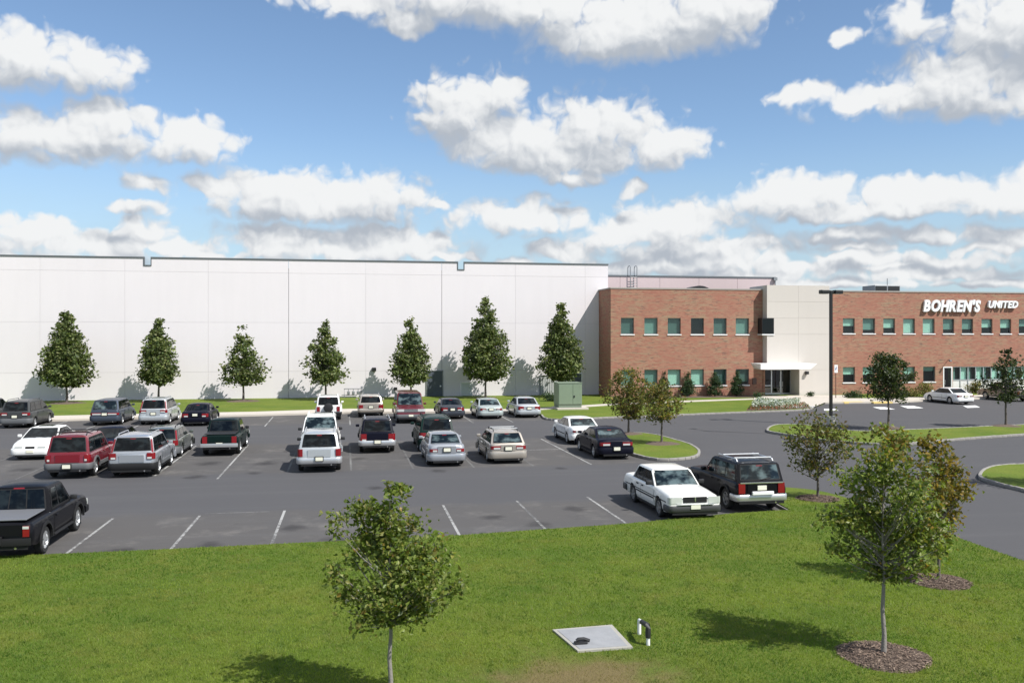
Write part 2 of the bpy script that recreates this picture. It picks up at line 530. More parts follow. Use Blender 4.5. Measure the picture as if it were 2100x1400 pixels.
M['pink_wall'] = wall_material('pink_panel', (0.53, 0.43, 0.43), 0.03)
M['joint'] = mat('joint', (0.42, 0.42, 0.43), 0.9)
M['tan_wall'] = wall_material('tan_panel', (0.555, 0.515, 0.47), 0.03)
M['brick'] = brick_material()
M['coping'] = mat('coping_metal', (0.14, 0.15, 0.16), 0.5, 0.3)
M['grey_metal'] = mat('grey_metal', (0.25, 0.26, 0.27), 0.5, 0.5)
M['white_metal'] = mat('white_metal', (0.78, 0.78, 0.77), 0.45)
M['alum'] = mat('aluminium', (0.62, 0.63, 0.64), 0.35, 0.7)
M['pane'] = glass_material('green_glass', (0.67, 0.88, 0.81), 0.04)
M['pane_dark'] = glass_material('dark_glass', (0.22, 0.30, 0.30), 0.06)
M['blind'] = mat('blind', (0.72, 0.76, 0.72), 0.8)
M['blind_grey'] = mat('blind_grey', (0.16, 0.19, 0.19), 0.8)
M['room'] = mat('room_interior', (0.03, 0.035, 0.035), 0.9)
M['black_metal'] = mat('black_metal', (0.012, 0.012, 0.013), 0.45)
M['steel_door'] = mat('steel_door', (0.075, 0.088, 0.11), 0.55, var=0.1)
M['pale_door'] = mat('pale_door', (0.56, 0.60, 0.585), 0.6)
M['louvre'] = mat('louvre', (0.42, 0.43, 0.42), 0.6)
M['green_box'] = mat('green_enamel', (0.185, 0.235, 0.165), 0.5, var=0.10, vscale=2.0)
M['bark'] = mat('bark', (0.115, 0.098, 0.085), 0.95, var=0.4, vscale=12, bump=0.6, bscale=30)
M['bark_pale'] = mat('bark_pale', (0.23, 0.21, 0.19), 0.95, var=0.4, vscale=18, bump=0.5, bscale=40)
M['leaf'] = leaf_material('leaf', 0.45)
M['leaf_far'] = leaf_material('leaf_far', 0.25, 0.6)
M['blade'] = leaf_material('grass_blade', 0.5, 0.6)
M['chip'] = leaf_material('mulch_chip', 0.0, 0.9)
M['pvc'] = mat('pvc', (0.80, 0.80, 0.79), 0.4)
M['black_plastic'] = mat('black_plastic', (0.015, 0.015, 0.016), 0.55)
M['tar'] = mat('tar', (0.022, 0.022, 0.024), 0.6)

# ------------------------------------------------------------------ ground
def sheet(name, poly, z, material, kind='structure', thick=0.0, parent=None):
    me = bpy.data.meshes.new(name)
    bm = bmesh.new()
    vs = [bm.verts.new((p[0], p[1], z)) for p in poly]
    f = bm.faces.new(vs)
    if f.normal.z < 0: f.normal_flip()
    if thick:
        r = bmesh.ops.extrude_face_region(bm, geom=[f])
        bmesh.ops.translate(bm, vec=(0, 0, -thick), verts=[e for e in r['geom'] if isinstance(e, bmesh.types.BMVert)])
        bmesh.ops.recalc_face_normals(bm, faces=bm.faces)
    bmesh.ops.triangulate(bm, faces=bm.faces)
    bm.to_mesh(me); bm.free()
    me.materials.append(material)
    o = obj(name, me, parent)
    if kind: o['kind'] = kind
    return o

sheet('ground', [(-3000, -400), (3000, -400), (3000, 4000), (-3000, 4000)], -0.03, M['lawn_far'])
sheet('parking_lot', [(-90, -10), (140, -10), (140, 90), (-90, 90)], 0.0, M['asphalt'])

def smooth_poly(pts, closed=True, n=5):
    """Catmull-Rom through the points"""
    P = [Vector((p[0], p[1])) for p in pts]
    out = []
    N = len(P)
    rng = range(N) if closed else range(N - 1)
    for i in rng:
        if closed:
            a, b, c, d = P[(i - 1) % N], P[i], P[(i + 1) % N], P[(i + 2) % N]
        else:
            a, b, c, d = P[max(i - 1, 0)], P[i], P[i + 1], P[min(i + 2, N - 1)]
        for k in range(n):
            t = k / n
            out.append(0.5 * ((2 * b) + (c - a) * t + (2 * a - 5 * b + 4 * c - d) * t * t + (3 * b - a - 3 * c + d) * t ** 3))
    if not closed: out.append(P[-1])
    return out

block_mesh = None
def kerb(name, pts, closed, blocks=True, width=0.13, h=0.14, step=0.46, matl=None):
    """a kerb along a line: a bed with separate kerb stones set on it"""
    global block_mesh
    matl = matl or M['kerb']
    pts = [Vector((p[0], p[1])) for p in pts]
    if closed: pts = pts + [pts[0]]
    b = MB()
    n = len(pts)
    rows = []
    for i, p in enumerate(pts):
        if closed:
            t = (pts[(i + 1) % (n - 1)] - pts[(i - 1) % (n - 1)])
        else:
            t = pts[min(i + 1, n - 1)] - pts[max(i - 1, 0)]
        t.normalize(); nn = Vector((-t.y, t.x))
        w = width / 2 - (0.012 if blocks else 0)
        hh = h - (0.02 if blocks else 0)
        a, c = p + nn * w, p - nn * w
        rows.append([(a.x, a.y, -0.02), (a.x, a.y, hh), (c.x, c.y, hh), (c.x, c.y, -0.02)])
    b.grid(rows)
    o = b.build(name, M['concrete'] if blocks else matl)
    o['kind'] = 'structure'
    if blocks:
        if block_mesh is None:
            block_mesh = MB().bevbox(-0.225, 0.225, -0.066, 0.066, -0.14, 0.0, 0.016).mesh('kerb_stone', matl, 40)
        rr = random.Random(len(pts))
        d = 0.0; acc = 0.0; cnt = 0
        L = [(pts[i + 1] - pts[i]).length for i in range(n - 1)]
        tot = sum(L); k = max(1, int(tot / step)); st = tot / k
        for j in range(min(k, 290)):
            s = (j + 0.5) * st; i = 0
            while i < len(L) - 1 and s > L[i]: s -= L[i]; i += 1
            t = (pts[i + 1] - pts[i]).normalized(); p = pts[i] + t * s
            q = obj('kerb_stone', block_mesh, o)
            q.location = (p.x, p.y, h + rr.uniform(-.006, .008))
            q.rotation_euler = (rr.uniform(-.03, .03), rr.uniform(-.02, .02), math.atan2(t.y, t.x) + rr.uniform(-.02, .02))
            q.scale = (st / 0.46, 1, 1)
    return o

GZ = 0.12
# front lawn -------------------------------------------------------
edge_px = [(-260, 1150), (0, 1140), (300, 1127), (557, 1115), (935, 1097), (1284, 1073), (1500, 1052), (1590, 1046), (1622, 1045)]
lawn_edge = [at(x, y, GZ) for x, y in edge_px]
nose = [at(*p, GZ) for p in [(1560, 1012), (1530, 1001), (1560, 997), (1604, 998), (1692, 1008), (1820, 1047), (1944, 1094), (2096, 1148), (2350, 1235)]]
lawn_poly = [(p.x, p.y) for p in lawn_edge] + [(p.x, p.y) for p in smooth_poly([(p.x, p.y) for p in nose], False, 4)]
lawn_poly += [(lawn_poly[-1][0], 4.0), (-40, 4.0), (-40, lawn_poly[0][1] + .3)]
sheet('lawn', lawn_poly, GZ, M['lawn'], thick=0.16)
kerb('lawn_kerb', [(p[0], p[1] + 0.05) for p in lawn_poly[:-3]], False, False, 0.12, 0.09)

def inside_poly(P, X, Y):
    ins = np.zeros(X.shape, bool)
    n = len(P)
    for i in range(n):
        x1, y1 = P[i]; x2, y2 = P[(i + 1) % n]
        cond = ((y1 > Y) != (y2 > Y)) & (X < (x2 - x1) * (Y - y1) / (y2 - y1 + 1e-12) + x1)
        ins ^= cond
    return ins

def vnoise(X, Y, scale, seed):
    r = np.random.RandomState(seed).rand(64, 64)
    u = X * scale + 1000; v = Y * scale + 1000
    iu = np.floor(u).astype(int); iv = np.floor(v).astype(int)
    fu = u - iu; fv = v - iv
    fu = fu * fu * (3 - 2 * fu); fv = fv * fv * (3 - 2 * fv)
    g = lambda a, b: r[a % 64, b % 64]
    return (g(iu, iv) * (1 - fu) + g(iu + 1, iv) * fu) * (1 - fv) + (g(iu, iv + 1) * (1 - fu) + g(iu + 1, iv + 1) * fu) * fv
def fnoise(X, Y, s, seed, o=4):
    t = 0; a = 1; n = 0
    for k in range(o):
        t = t + a * vnoise(X, Y, s, seed + k); n += a; a *= .6; s *= 2.1
    return t / n

def raw_mesh(name, verts, faces, tint, material):
    """many little faces at once; tint is one colour per face"""
    me = bpy.data.meshes.new(name)
    nv, nf, k = len(verts), len(faces), faces.shape[1]
    me.vertices.add(nv); me.vertices.foreach_set('co', verts.astype(np.float32).ravel())
    me.loops.add(nf * k); me.loops.foreach_set('vertex_index', faces.astype(np.int32).ravel())
    me.polygons.add(nf)
    me.polygons.foreach_set('loop_start', np.arange(0, nf * k, k, dtype=np.int32))
    at_ = me.attributes.new('tint', 'FLOAT_COLOR', 'FACE')
    c = np.ones((nf, 4), np.float32); c[:, :3] = tint
    at_.data.foreach_set('color', c.ravel())
    me.materials.append(material)
    me.update(calc_edges=True)
    me.validate()
    return me

slab_px = [(1133, 1287), (1255, 1277), (1298, 1323), (1185, 1331)]
slab_xy = [at(x, y, GZ + .06) for x, y in slab_px]
MULCH = []
def grass_blades(n=520000, seed=3):
    r = np.random.RandomState(seed)
    # nearer ground gets more blades: sample depth with density falling with distance
    Zd = 10.5 * (32.0 / 10.5) ** r.rand(n)
    lat = (r.rand(n) - .5) * 1.32 * Zd
    X = lat * CY + Zd * SY; Y = Zd * CY - lat * SY
    jit = 0.0
    ok = inside_poly(lawn_poly, X, Y)
    ok &= ~inside_poly([(p.x, p.y) for p in slab_xy], X, Y)
    for mx, my, mr in MULCH:
        ok &= ((X - mx) ** 2 + ((Y - my)) ** 2) > (mr * (0.93 + 0.1 * r.rand(n))) ** 2
    X, Y, Zd = X[ok], Y[ok], Zd[ok]
    n = len(X)
    n1 = fnoise(X, Y, .33, 1); n2 = fnoise(X, Y, 1.5, 9); n3 = fnoise(X, Y, 5, 21)
    bx, by, _ = at(1195, 1400, GZ)
    dry = np.clip(1.5 - np.sqrt(((X - bx) / 1.5) ** 2 + ((Y - by) / 1.15) ** 2) - (n2 - .5) * 2.4 - (n3 - .5) * 1.2, 0, 1)
    keep = r.rand(n) > dry * .6
    X, Y, Zd, n1, n2, n3, dry = [a[keep] for a in (X, Y, Zd, n1, n2, n3, dry)]
    n = len(X)
    h = (0.030 + 0.022 * r.rand(n)) * (0.85 + .4 * n3) * (1 - .35 * dry)
    w = (0.0035 + 0.0025 * r.rand(n)) * np.clip(Zd / 11, 1, 2.4)
    a = r.rand(n) * 6.283
    lean = 0.25 + .75 * r.rand(n); la = r.rand(n) * 6.283
    z0 = GZ - .004
    V = np.zeros((n, 3, 3))
    V[:, 0] = np.c_[X - np.cos(a) * w, Y - np.sin(a) * w, np.full(n, z0)]
    V[:, 1] = np.c_[X + np.cos(a) * w, Y + np.sin(a) * w, np.full(n, z0)]
    V[:, 2] = np.c_[X + np.cos(la) * h * lean, Y + np.sin(la) * h * lean, z0 + h]
    F = np.arange(n * 3).reshape(n, 3)
    g0 = np.array([0.108, 0.192, 0.022]); g1 = np.array([0.222, 0.285, 0.041]); g2 = np.array([0.066, 0.130, 0.015]); br = np.array([0.26, 0.20, 0.10])
    mow = .16 * np.sin((Y + .12 * X + 1.5 * (n1 - .5)) * 6.283 / 1.9)
    t = np.clip((n1 - .34) * 2.8 + mow, 0, 1)[:, None]
    c = g0 * (1 - t) + g1 * t
    t = np.clip((n2 - .52) * 3.0, 0, .6)[:, None]; c = c * (1 - t) + np.array([0.27, 0.26, 0.06]) * t
    t = np.clip((n3 - .52) * 3.5, 0, .8)[:, None]; c = c * (1 - t) + g2 * t
    t = (np.clip(dry * 1.05, 0, .82))[:, None]; c = c * (1 - t) + br * t
    c *= (0.82 + .36 * r.rand(n))[:, None]
    straw = r.rand(n) < .018
    c[straw] = np.array([.24, .21, .10])
    me = raw_mesh('grass', V.reshape(-1, 3), F, c, M['blade'])
    o = obj('grass', me)
    tag(o, kind='stuff', label='short mown green grass of the front lawn')
    return o

# lawns beyond the lot ---------------------------------------------
UZ = 0.13
walk_front = [(-60, 66.0), (-22, 67.6)] + [(p.x, p.y) for p in (at(250, 859.5, 0), at(520, 853, 0), at(706, 848, 0), at(950, 846.5, 0), at(1090, 847, 0))]
up_px = [(1111, 849.5), (1122, 857), (1169, 859), (1233, 855), (1338, 851), (1500, 844.5), (1600, 841), (1655, 838), (1668, 833)]
up_edge = [(p.x, p.y) for p in (at(x, y, UZ) for x, y in up_px)]
right_px = [(1690, 824.5), (1760, 824), (1830, 823.5), (1892, 820), (2100, 812), (2300, 806)]
right_edge = [(p.x, p.y) for p in (at(x, y, UZ) for x, y in right_px)]
upper = walk_front + up_edge + right_edge + [(150, 110), (-90, 110), (-90, 66)]
sheet('far_lawn', upper, UZ, M['lawn_far'], thick=0.16)
kerb('far_kerb', [(x, y - .06) for x, y in walk_front], False, False, 0.15, 0.138, matl=M['walk'])
kerb('drive_kerb', smooth_poly(up_edge, False, 4), False, True)
kerb('walk_kerb', [(x, y - .06) for x, y in right_edge], False, False, 0.15, 0.138, matl=M['walk'])

# pavement slabs along the far lot edge, then the path to the entrance
def slab_row(name, near, far, nslab, z=UZ + 0.012, matl=None):
    matl = matl or M['walk']
    near = [Vector(p) for p in near]; far = [Vector(p) for p in far]
    def along(P, t):
        L = [(P[i + 1] - P[i]).length for i in range(len(P) - 1)]
        s = t * sum(L); i = 0
        while i < len(L) - 1 and s > L[i]: s -= L[i]; i += 1
        return P[i].lerp(P[i + 1], min(1, s / L[i]))
    root = sheet(name, [tuple(p) for p in near] + [tuple(p) for p in far[::-1]], z - 0.008, M['joint'])
    g = 0.006
    for i in range(nslab):
        t0, t1 = i / nslab, (i + 1) / nslab
        a, b, c, d = along(near, t0), along(near, t1), along(far, t1), along(far, t0)
        ex = (b - a).normalized() * g
        sheet('paving_slab', [a + ex, b - ex, c - ex, d + ex], z, matl, None, 0.02, root)
    return root
wf = [(x, y) for x, y in walk_front]
slab_row('pavement', wf, [(-60, 69.4), (-22, 71.0)] + [(p.x, p.y) for p in (at(250, 849.0, UZ), at(520, 844.0, UZ), at(706, 838, UZ), at(950, 838, UZ), at(1100, 839, UZ))], 40)
pa = [(p.x, p.y) for p in (at(1090, 841.5, UZ), at(1250, 831, UZ), at(1370, 825.5, UZ), at(1545, 819, UZ))]
pb = [(p.x, p.y) for p in (at(1090, 837, UZ), at(1250, 827.5, UZ), at(1370, 822.5, UZ), at(1545, 816.5, UZ))]
slab_row('footpath', pa, pb, 18)
plaza = [(p.x, p.y) for p in (at(1545, 819.5, UZ), at(1600, 835, UZ), at(1665, 836, UZ), at(1690, 825.5, UZ))]
plazaf = [(39.5, 83.2), (42.0, 83.2), (46.5, 83.2), (50.5, 82.6)]
slab_row('entrance_plaza', plaza, plazaf, 4, UZ + 0.02)
ra = [(x, y + .05) for x, y in right_edge]
rb = [(p.x, p.y) for p in (at(1690, 817, UZ), at(1760, 816.5, UZ), at(1830, 816, UZ), at(1892, 813.5, UZ), at(2100, 806.5, UZ), at(2300, 802, UZ))]
slab_row('right_pavement', ra, rb, 22)
for a, b in ((1730, 1771), (1790, 1829)):   # yellow dropped kerbs
    p, q = at(a, 824.3, UZ), at(b, 823.6, UZ)
    o = sheet('kerb_ramp', [(p.x, p.y - .14), (q.x, q.y - .14), (q.x, q.y + .55), (p.x, p.y + .55)], UZ + 0.017, M['paint_yellow'], 'structure', 0.15)

# islands ------------------------------------------------------------
def island(name, px, z=0.12):
    pts = smooth_poly([tuple(at(x, y, z)[:2]) for x, y in px], True, 5)
    sheet(name, pts, z, M['lawn_far'], thick=0.15)
    kerb(name + '_kerb', pts, True, True)
    return pts
island('middle_island', [(1286, 889), (1310, 886.5), (1348, 891), (1386, 901), (1414, 909.5), (1431, 920), (1433, 928), (1424, 934), (1395, 938.5), (1357, 940), (1325, 936), (1290, 926), (1270, 912), (1270, 897)])
island('right_island', [(1574, 880), (1582, 873), (1600, 869.5), (1640, 869.5), (1690, 875), (1752, 882.5), (1840, 881), (2000, 874.5), (2150, 868), (2400, 859),
                        (2400, 874), (2150, 886), (1960, 899), (1863, 907.5), (1800, 908.5), (1740, 905), (1680, 899.5), (1624, 891), (1582, 884.5)])
island('corner_island', [(2010, 972), (2022, 960), (2050, 953), (2110, 950), (2300, 945), (2500, 960), (2500, 1040), (2300, 1040), (2170, 1020), (2100, 1002), (2050, 990), (2018, 980)])

# painted lines -------------------------------------------------------
def line(x0, y0, x1, y1, w=0.085, m=None, z=0.004, name='parking_line'):
    a, b = Vector((x0, y0)), Vector((x1, y1))
    t = (b - a).normalized(); n = Vector((-t.y, t.x)) * w / 2
    return sheet(name, [a - n, b - n, b + n, a + n], z, m or M['paint_line'])
for k in range(-3, 7):
    if k == 1: continue
    X = -2.13 + 2.68 * k
    ye = 26.0 + max(0, X) * 0.13
    line(X, ye, X + .02, ye + 4.9 + (.4 if k == 0 else 0))
line(14.75, 27.6, 14.7, 32)
for k in range(-7, 6):
    X = -2.6 + 2.725 * k + (0.0)
    line(X, 40.2 if k not in (-1,) else 38.8, X - .05, 51.0, m=M['paint_line'] if k in (-2, -1, 5) else M['paint_faint'])
line(-24, 45.6, 8.4, 46.0, 0.08, M['paint_faint'])
line(8.5, 46.02, 11.0, 46.05, 0.09)
for k in range(-10, 6):
    X = -2.65 + 2.78 * k
    line(X, 61.5, X - .05, 69.0 + X * .03)
line(-4.7, 31.2, -2.6, 31.2, 0.06, M['paint_faint'])
for pts in [((1690, 838), (1712, 838), (1720, 841.5), (1690, 841.5)), ((1790, 834.5), (1815, 834.5), (1836, 839), (1806, 839)),
            ((1846, 832), (1874, 832), (1894, 836.5), (1862, 837)), ((1975, 832), (2000, 831), (2010, 835), (1984, 836))]:
    sheet('painted_bay_mark', [tuple(at(x, y, 0)[:2]) for x, y in pts], 0.005, M['paint_white'])
# sealed crack on the drive
sk = [at(x, y) for x, y in [(1415, 879), (1428, 879.5), (1440, 882.5), (1455, 884), (1500, 885.5), (1572, 889)]]
b = MB(); rows = []
for i, p in enumerate(sk):
    w = [.12, .5, .4, .22, .12, .06][i]
    rows.append([(p.x, p.y - w, .004), (p.x, p.y + w, .004)])
b.grid(rows, flip=True); o = b.build('tar_patch', M['tar'], fixn=False); o['kind'] = 'structure'

# flower bed ------------------------------------------------------------
fb = [tuple(at(x, y, UZ)[:2]) for x, y in [(1530, 842), (1545, 829), (1600, 830), (1650, 826), (1662, 836), (1600, 840)]]
sheet('flower_bed', fb, UZ + 0.01, M['mulch'])
def scatter_poly(poly, n, r):
    xs = [p[0] for p in poly]; ys = [p[1] for p in poly]
    X = r.uniform(min(xs), max(xs), n * 4); Y = r.uniform(min(ys), max(ys), n * 4)
    ok = inside_poly(poly, X, Y)
    return X[ok][:n], Y[ok][:n]
def leaf_cloud(C, size, r, tint, up=0.3, fold=0.25, aspect=0.55):
    """rhombic folded leaves at the points C; returns verts, faces, tint"""
    n = len(C)
    d = r.normal(size=(n, 3)); d[:, 2] = d[:, 2] * .7 + up
    d /= np.linalg.norm(d, axis=1)[:, None]
    a = r.normal(size=(n, 3)); s = np.cross(d, a); s /= np.linalg.norm(s, axis=1)[:, None]
    nn = np.cross(d, s)
    L = (size * (0.6 + .8 * r.rand(n)))[:, None]
    wd = L * aspect * .5
    base = C - d * L * .5; tip = C + d * L * .5
    l = C + s * wd + nn * L * fold * .5 - d * L * .08; rr = C - s * wd + nn * L * fold * .5 - d * L * .08
    V = np.stack([base, l, tip, rr], 1).reshape(-1, 3)
    i = np.arange(n) * 4
    F = np.concatenate([np.stack([i, i + 1, i + 2], 1), np.stack([i, i + 2, i + 3], 1)])
    T = np.concatenate([tint, tint])
    return V, F, T
r = np.random.RandomState(5)
wp = [tuple(at(x, y, UZ)[:2]) for x, y in [(1540, 836), (1552, 824), (1600, 827), (1642, 824), (1636, 832), (1590, 836)]]
X, Y = scatter_poly(wp, 2600, r)
C = np.c_[X, Y, UZ + .1 + .35 * r.rand(len(X))]
t = np.where((r.rand(len(X)) < .62)[:, None], np.array([.62, .66, .62]), np.array([.10, .16, .09])) * (0.7 + .4 * r.rand(len(X)))[:, None]
o = obj('white_flowers', raw_mesh('white_flowers', *leaf_cloud(C, np.full(len(X), .15), r, t), M['leaf_far']))
tag(o, 'white and silvery flowers massed in the bed before the entrance', kind='stuff')
X, Y = scatter_poly(fb, 1500, r)
C = np.c_[X, Y, UZ + .03 + .12 * r.rand(len(X))]
t = np.where((r.rand(len(X)) < .5)[:, None], np.array([.30, .09, .04]), np.array([.09, .13, .04])) * (0.6 + .6 * r.rand(len(X)))[:, None]
o = obj('red_flowers', raw_mesh('red_flowers', *leaf_cloud(C, np.full(len(X), .12), r, t), M['leaf_far']))
tag(o, 'low red and green plants edging the flower bed', kind='stuff')

# ------------------------------------------------------------------ white warehouse
def prism(mb, poly, y0, y1, mi=0):
    """outline in (x, z), from y0 back to y1"""
    n = len(poly)
    v = [(x, y0, z) for x, z in poly] + [(x, y1, z) for x, z in poly]
    fs = [list(range(n)), list(range(2 * n - 1, n - 1, -1))] + [[i, i + n, (i + 1) % n + n, (i + 1) % n] for i in range(n)]
    mb.add(v, fs, mi)
    return mb

WY = 88.5
wh = empty('warehouse', (0, WY, 0), label='long white panelled warehouse with dark roof edge filling the left background', cat='warehouse')
def ch(o):                       # keep children where they were modelled
    o.matrix_parent_inverse = o.parent.matrix_world.inverted() if False else Matrix.Translation(-o.parent.location)
    return o
wx = lambda px: atY(px, 660, WY).x
wz = lambda px, py: atY(px, py, WY).z
WTOP = wz(600, 534)
joints = [-60.0, -49.0] + [wx(p) for p in (-95, 82, 256, 427, 592, 750, 906, 1057)] + [wx(1200), atY(1247, 600, WY).x]
rows = [UZ - .1, wz(300, 763), wz(300, 660.5), wz(300, 556.5)]
notch = [(wx(296), wx(309)), (wx(939.5), wx(951))]
NZ = WTOP - 0.62
ch(MB().box(-60, joints[-1] - .02, WY + .10, 190, 0, WTOP - .75).build('core', M['joint'], wh))
g = 0.006
for i in range(len(joints) - 1):
    dk = lambda v: .022 if abs(v - wx(592)) < .01 or abs(v - wx(906)) < .01 else g   # two wide movement joints
    x0, x1 = joints[i] + dk(joints[i]), joints[i + 1] - dk(joints[i + 1])
    for j in range(3):
        b = MB(); prism(b, [(x0, rows[j] + g), (x1, rows[j] + g), (x1, rows[j + 1] - g), (x0, rows[j + 1] - g)], WY, WY + .14)
        ch(b.build('wall_panel', M['white_wall'], wh))
    top = [(x0, rows[3] + g), (x1, rows[3] + g), (x1, WTOP)]
    for na, nb in notch:
        if x0 < na and nb < x1:
            top += [(nb, WTOP), (nb, NZ), (na, NZ), (na, WTOP)]
    top += [(x0, WTOP)]
    b = MB(); prism(b, top, WY, WY + .22)
    ch(b.build('wall_panel', M['white_wall'], wh))
cuts = [-60.0] + [v for ab in notch for v in ab] + [joints[-1] + .03]
b = MB()
for i in range(0, len(cuts), 2):
    b.box(cuts[i], cuts[i + 1], WY - .06, WY + .30, WTOP + .003, WTOP + .13)
ch(b.build('coping', M['coping'], wh))
for na, nb in notch:
    b = MB()
    b.box(na - .08, na + .003, WY - .055, WY + .26, NZ - .08, WTOP)
    b.box(nb - .003, nb + .08, WY - .055, WY + .26, NZ - .08, WTOP)
    b.box(na + .006, nb - .006, WY - .052, WY + .26, NZ - .10, NZ + .003)
    ch(b.build('scupper', M['coping'], wh))
def wall_rect(name, px0, px1, py0, py1, m, off=0.05, frame=None, handle=False):
    a, c = atY(px0, py0, WY), atY(px1, py1, WY)
    z1, z0 = a.z, max(c.z, UZ + .01)
    b = MB().bevbox(a.x, c.x, WY - off, WY + .05, z0, z1, 0.012)
    o = ch(b.build(name, m, wh))
    if frame:
        b = MB(); w = .09
        b.box(a.x - w, a.x - .002, WY - off - .05, WY + .04, z0, z1 + w)
        b.box(c.x + .002, c.x + w, WY - off - .05, WY + .04, z0, z1 + w)
        b.box(a.x, c.x, WY - off - .048, WY + .04, z1 + .002, z1 + w - .003)
        b.build('frame', frame, o)
    if handle:
        q = MB().bevbox(c.x - .25, c.x - .12, WY - off - .08, WY - off + .01, 1.05, 1.2, .015).build('handle', M['alum'], o)
    return o
tag(wall_rect('door', 876, 907, 761, 812, M['steel_door'], .06, M['grey_metal'], True), 'dark blue grey steel door')
tag(wall_rect('door', 946, 967, 785, 812, M['pale_door'], .04, M['white_metal'], True), 'pale green single door')
lp = wall_rect('louvre', 1108, 1150, 771, 811, M['louvre'], .03, M['grey_metal'])
a, c = atY(1108, 771, WY), atY(1150, 811, WY)
n = 9
for k in range(n):
    x0 = a.x + (c.x - a.x) * k / n + .03; x1 = a.x + (c.x - a.x) * (k + 1) / n - .03
    q = MB().box(x0, x1, WY - .07, WY - .032, .35, a.z - .1).build('slat', M['louvre'], lp)
wall_rect('window', 1170, 1192, 766, 790, M['steel_door'], .03, M['alum'])
# wall pack lamp and downpipe
a = atY(767, 757, WY)
o = MB().bevbox(a.x - .2, a.x + .2, WY - .3, WY - .001, a.z - .18, a.z + .18, .05).build('wall_fixture', M['black_metal'])
tag(o, 'small dark lamp fixed high on the white wall between the trees', 'wall lamp')

# pink wall further back, behind the office
PY_ = 100.7
pw = empty('rear_wall', (30, PY_, 0), label='pale pink rear warehouse wall rising behind the brick office roof', cat='wall')
px0, px1 = joints[-1] + .2, atY(1590, 570, PY_).x
PT = atY(1420, 569, PY_).z
for i in range(5):
    a = px0 + (px1 - px0) * i / 5 + .015; c = px0 + (px1 - px0) * (i + 1) / 5 - .015
    ch(MB().box(a, c, PY_, PY_ + .2, 0, PT).build('wall_panel', M['pink_wall'], pw))
ch(MB().box(px0, px1 - .05, PY_ + .19, 170, 0, PT - .5).build('core', M['joint'], pw))
ch(MB().box(px0, px1 + .05, PY_ - .06, PY_ + .3, PT + .003, PT + .18).build('coping', M['coping'], pw))
b = MB(); b.box(px1 - .35, px1 + .1, PY_ - .35, PY_ - .07, PT - .25, PT + .12); b.tube([(px1 - .12, PY_ - .2, PT - .25), (px1 - .12, PY_ - .2, PT - 4)], .07)
ch(b.build('downpipe', M['grey_metal'], pw, 40))
la, lb = atY(1292.5, 545, PY_ - .25), atY(1306, 545, PY_ - .25)
b = MB()
lt = la.z
ld = empty('roof_ladder', (la.x, PY_ - .25, 0), label='metal roof ladder with looped handrails standing against the pink wall', cat='ladder')
for x in (la.x, lb.x):
    q = MB().tube([(x, PY_ - .3, 9), (x, PY_ - .3, lt - .15), (x, PY_ - .1, lt), (x, PY_ + .5, lt), (x, PY_ + .7, lt - .2), (x, PY_ + .7, PT + .2)], .045, 6)
    ch(q.build('rail', M['grey_metal'], ld, 40))
for k in range(14):
    z = 9.3 + k * .3
    if z < PT + .2:
        ch(MB().tube([(la.x, PY_ - .3, z), (lb.x, PY_ - .3, z)], .03, 6).build('rung', M['grey_metal'], ld, 40))

# ------------------------------------------------------------------ brick office
BY, TY = 84.35, 83.4
of = empty('office_building', (42, BY, 0), label='two storey red brick office with green tinted windows and pale entrance tower', cat='office building')
OF_INV = Matrix.Translation(-of.location)
def oc(o, lvl=1):
    if o.parent is of: o.matrix_parent_inverse = OF_INV
    return o
BX0 = atY(1252.5, 700, BY).x
TX0, TX1 = atY(1573, 690, TY).x, atY(1701, 690, TY).x
BTOP = atY(1252.5, 592, BY).z
BX1 = 82.0

def brick_front(name, x0, x1, z0, z1, Y, holes, depth=0.28, parent=None, m=None):
    xs = sorted({x0, x1, *[h[0] for h in holes], *[h[1] for h in holes]})
    zs = sorted({z0, z1, *[h[2] for h in holes], *[h[3] for h in holes]})
    b = MB()
    def hole(x, z): return any(h[0] < x < h[1] and h[2] < z < h[3] for h in holes)
    for i in range(len(xs) - 1):
        for j in range(len(zs) - 1):
            if hole((xs[i] + xs[i + 1]) / 2, (zs[j] + zs[j + 1]) / 2): continue
            b.add([(xs[i], Y, zs[j]), (xs[i + 1], Y, zs[j]), (xs[i + 1], Y, zs[j + 1]), (xs[i], Y, zs[j + 1])], [(0, 1, 2, 3)])
    for a, c, d, e in holes:
        b.add([(a, Y, d), (a, Y + depth, d), (a, Y + depth, e), (a, Y, e)], [(0, 1, 2, 3)])
        b.add([(c, Y, d), (c, Y, e), (c, Y + depth, e), (c, Y + depth, d)], [(0, 1, 2, 3)])
        b.add([(a, Y, e), (a, Y + depth, e), (c, Y + depth, e), (c, Y, e)], [(0, 1, 2, 3)])
        b.add([(a, Y, d), (c, Y, d), (c, Y + depth, d), (a, Y + depth, d)], [(0, 1, 2, 3)])
    return b.build(name, m or M['brick'], parent, fixn=False)

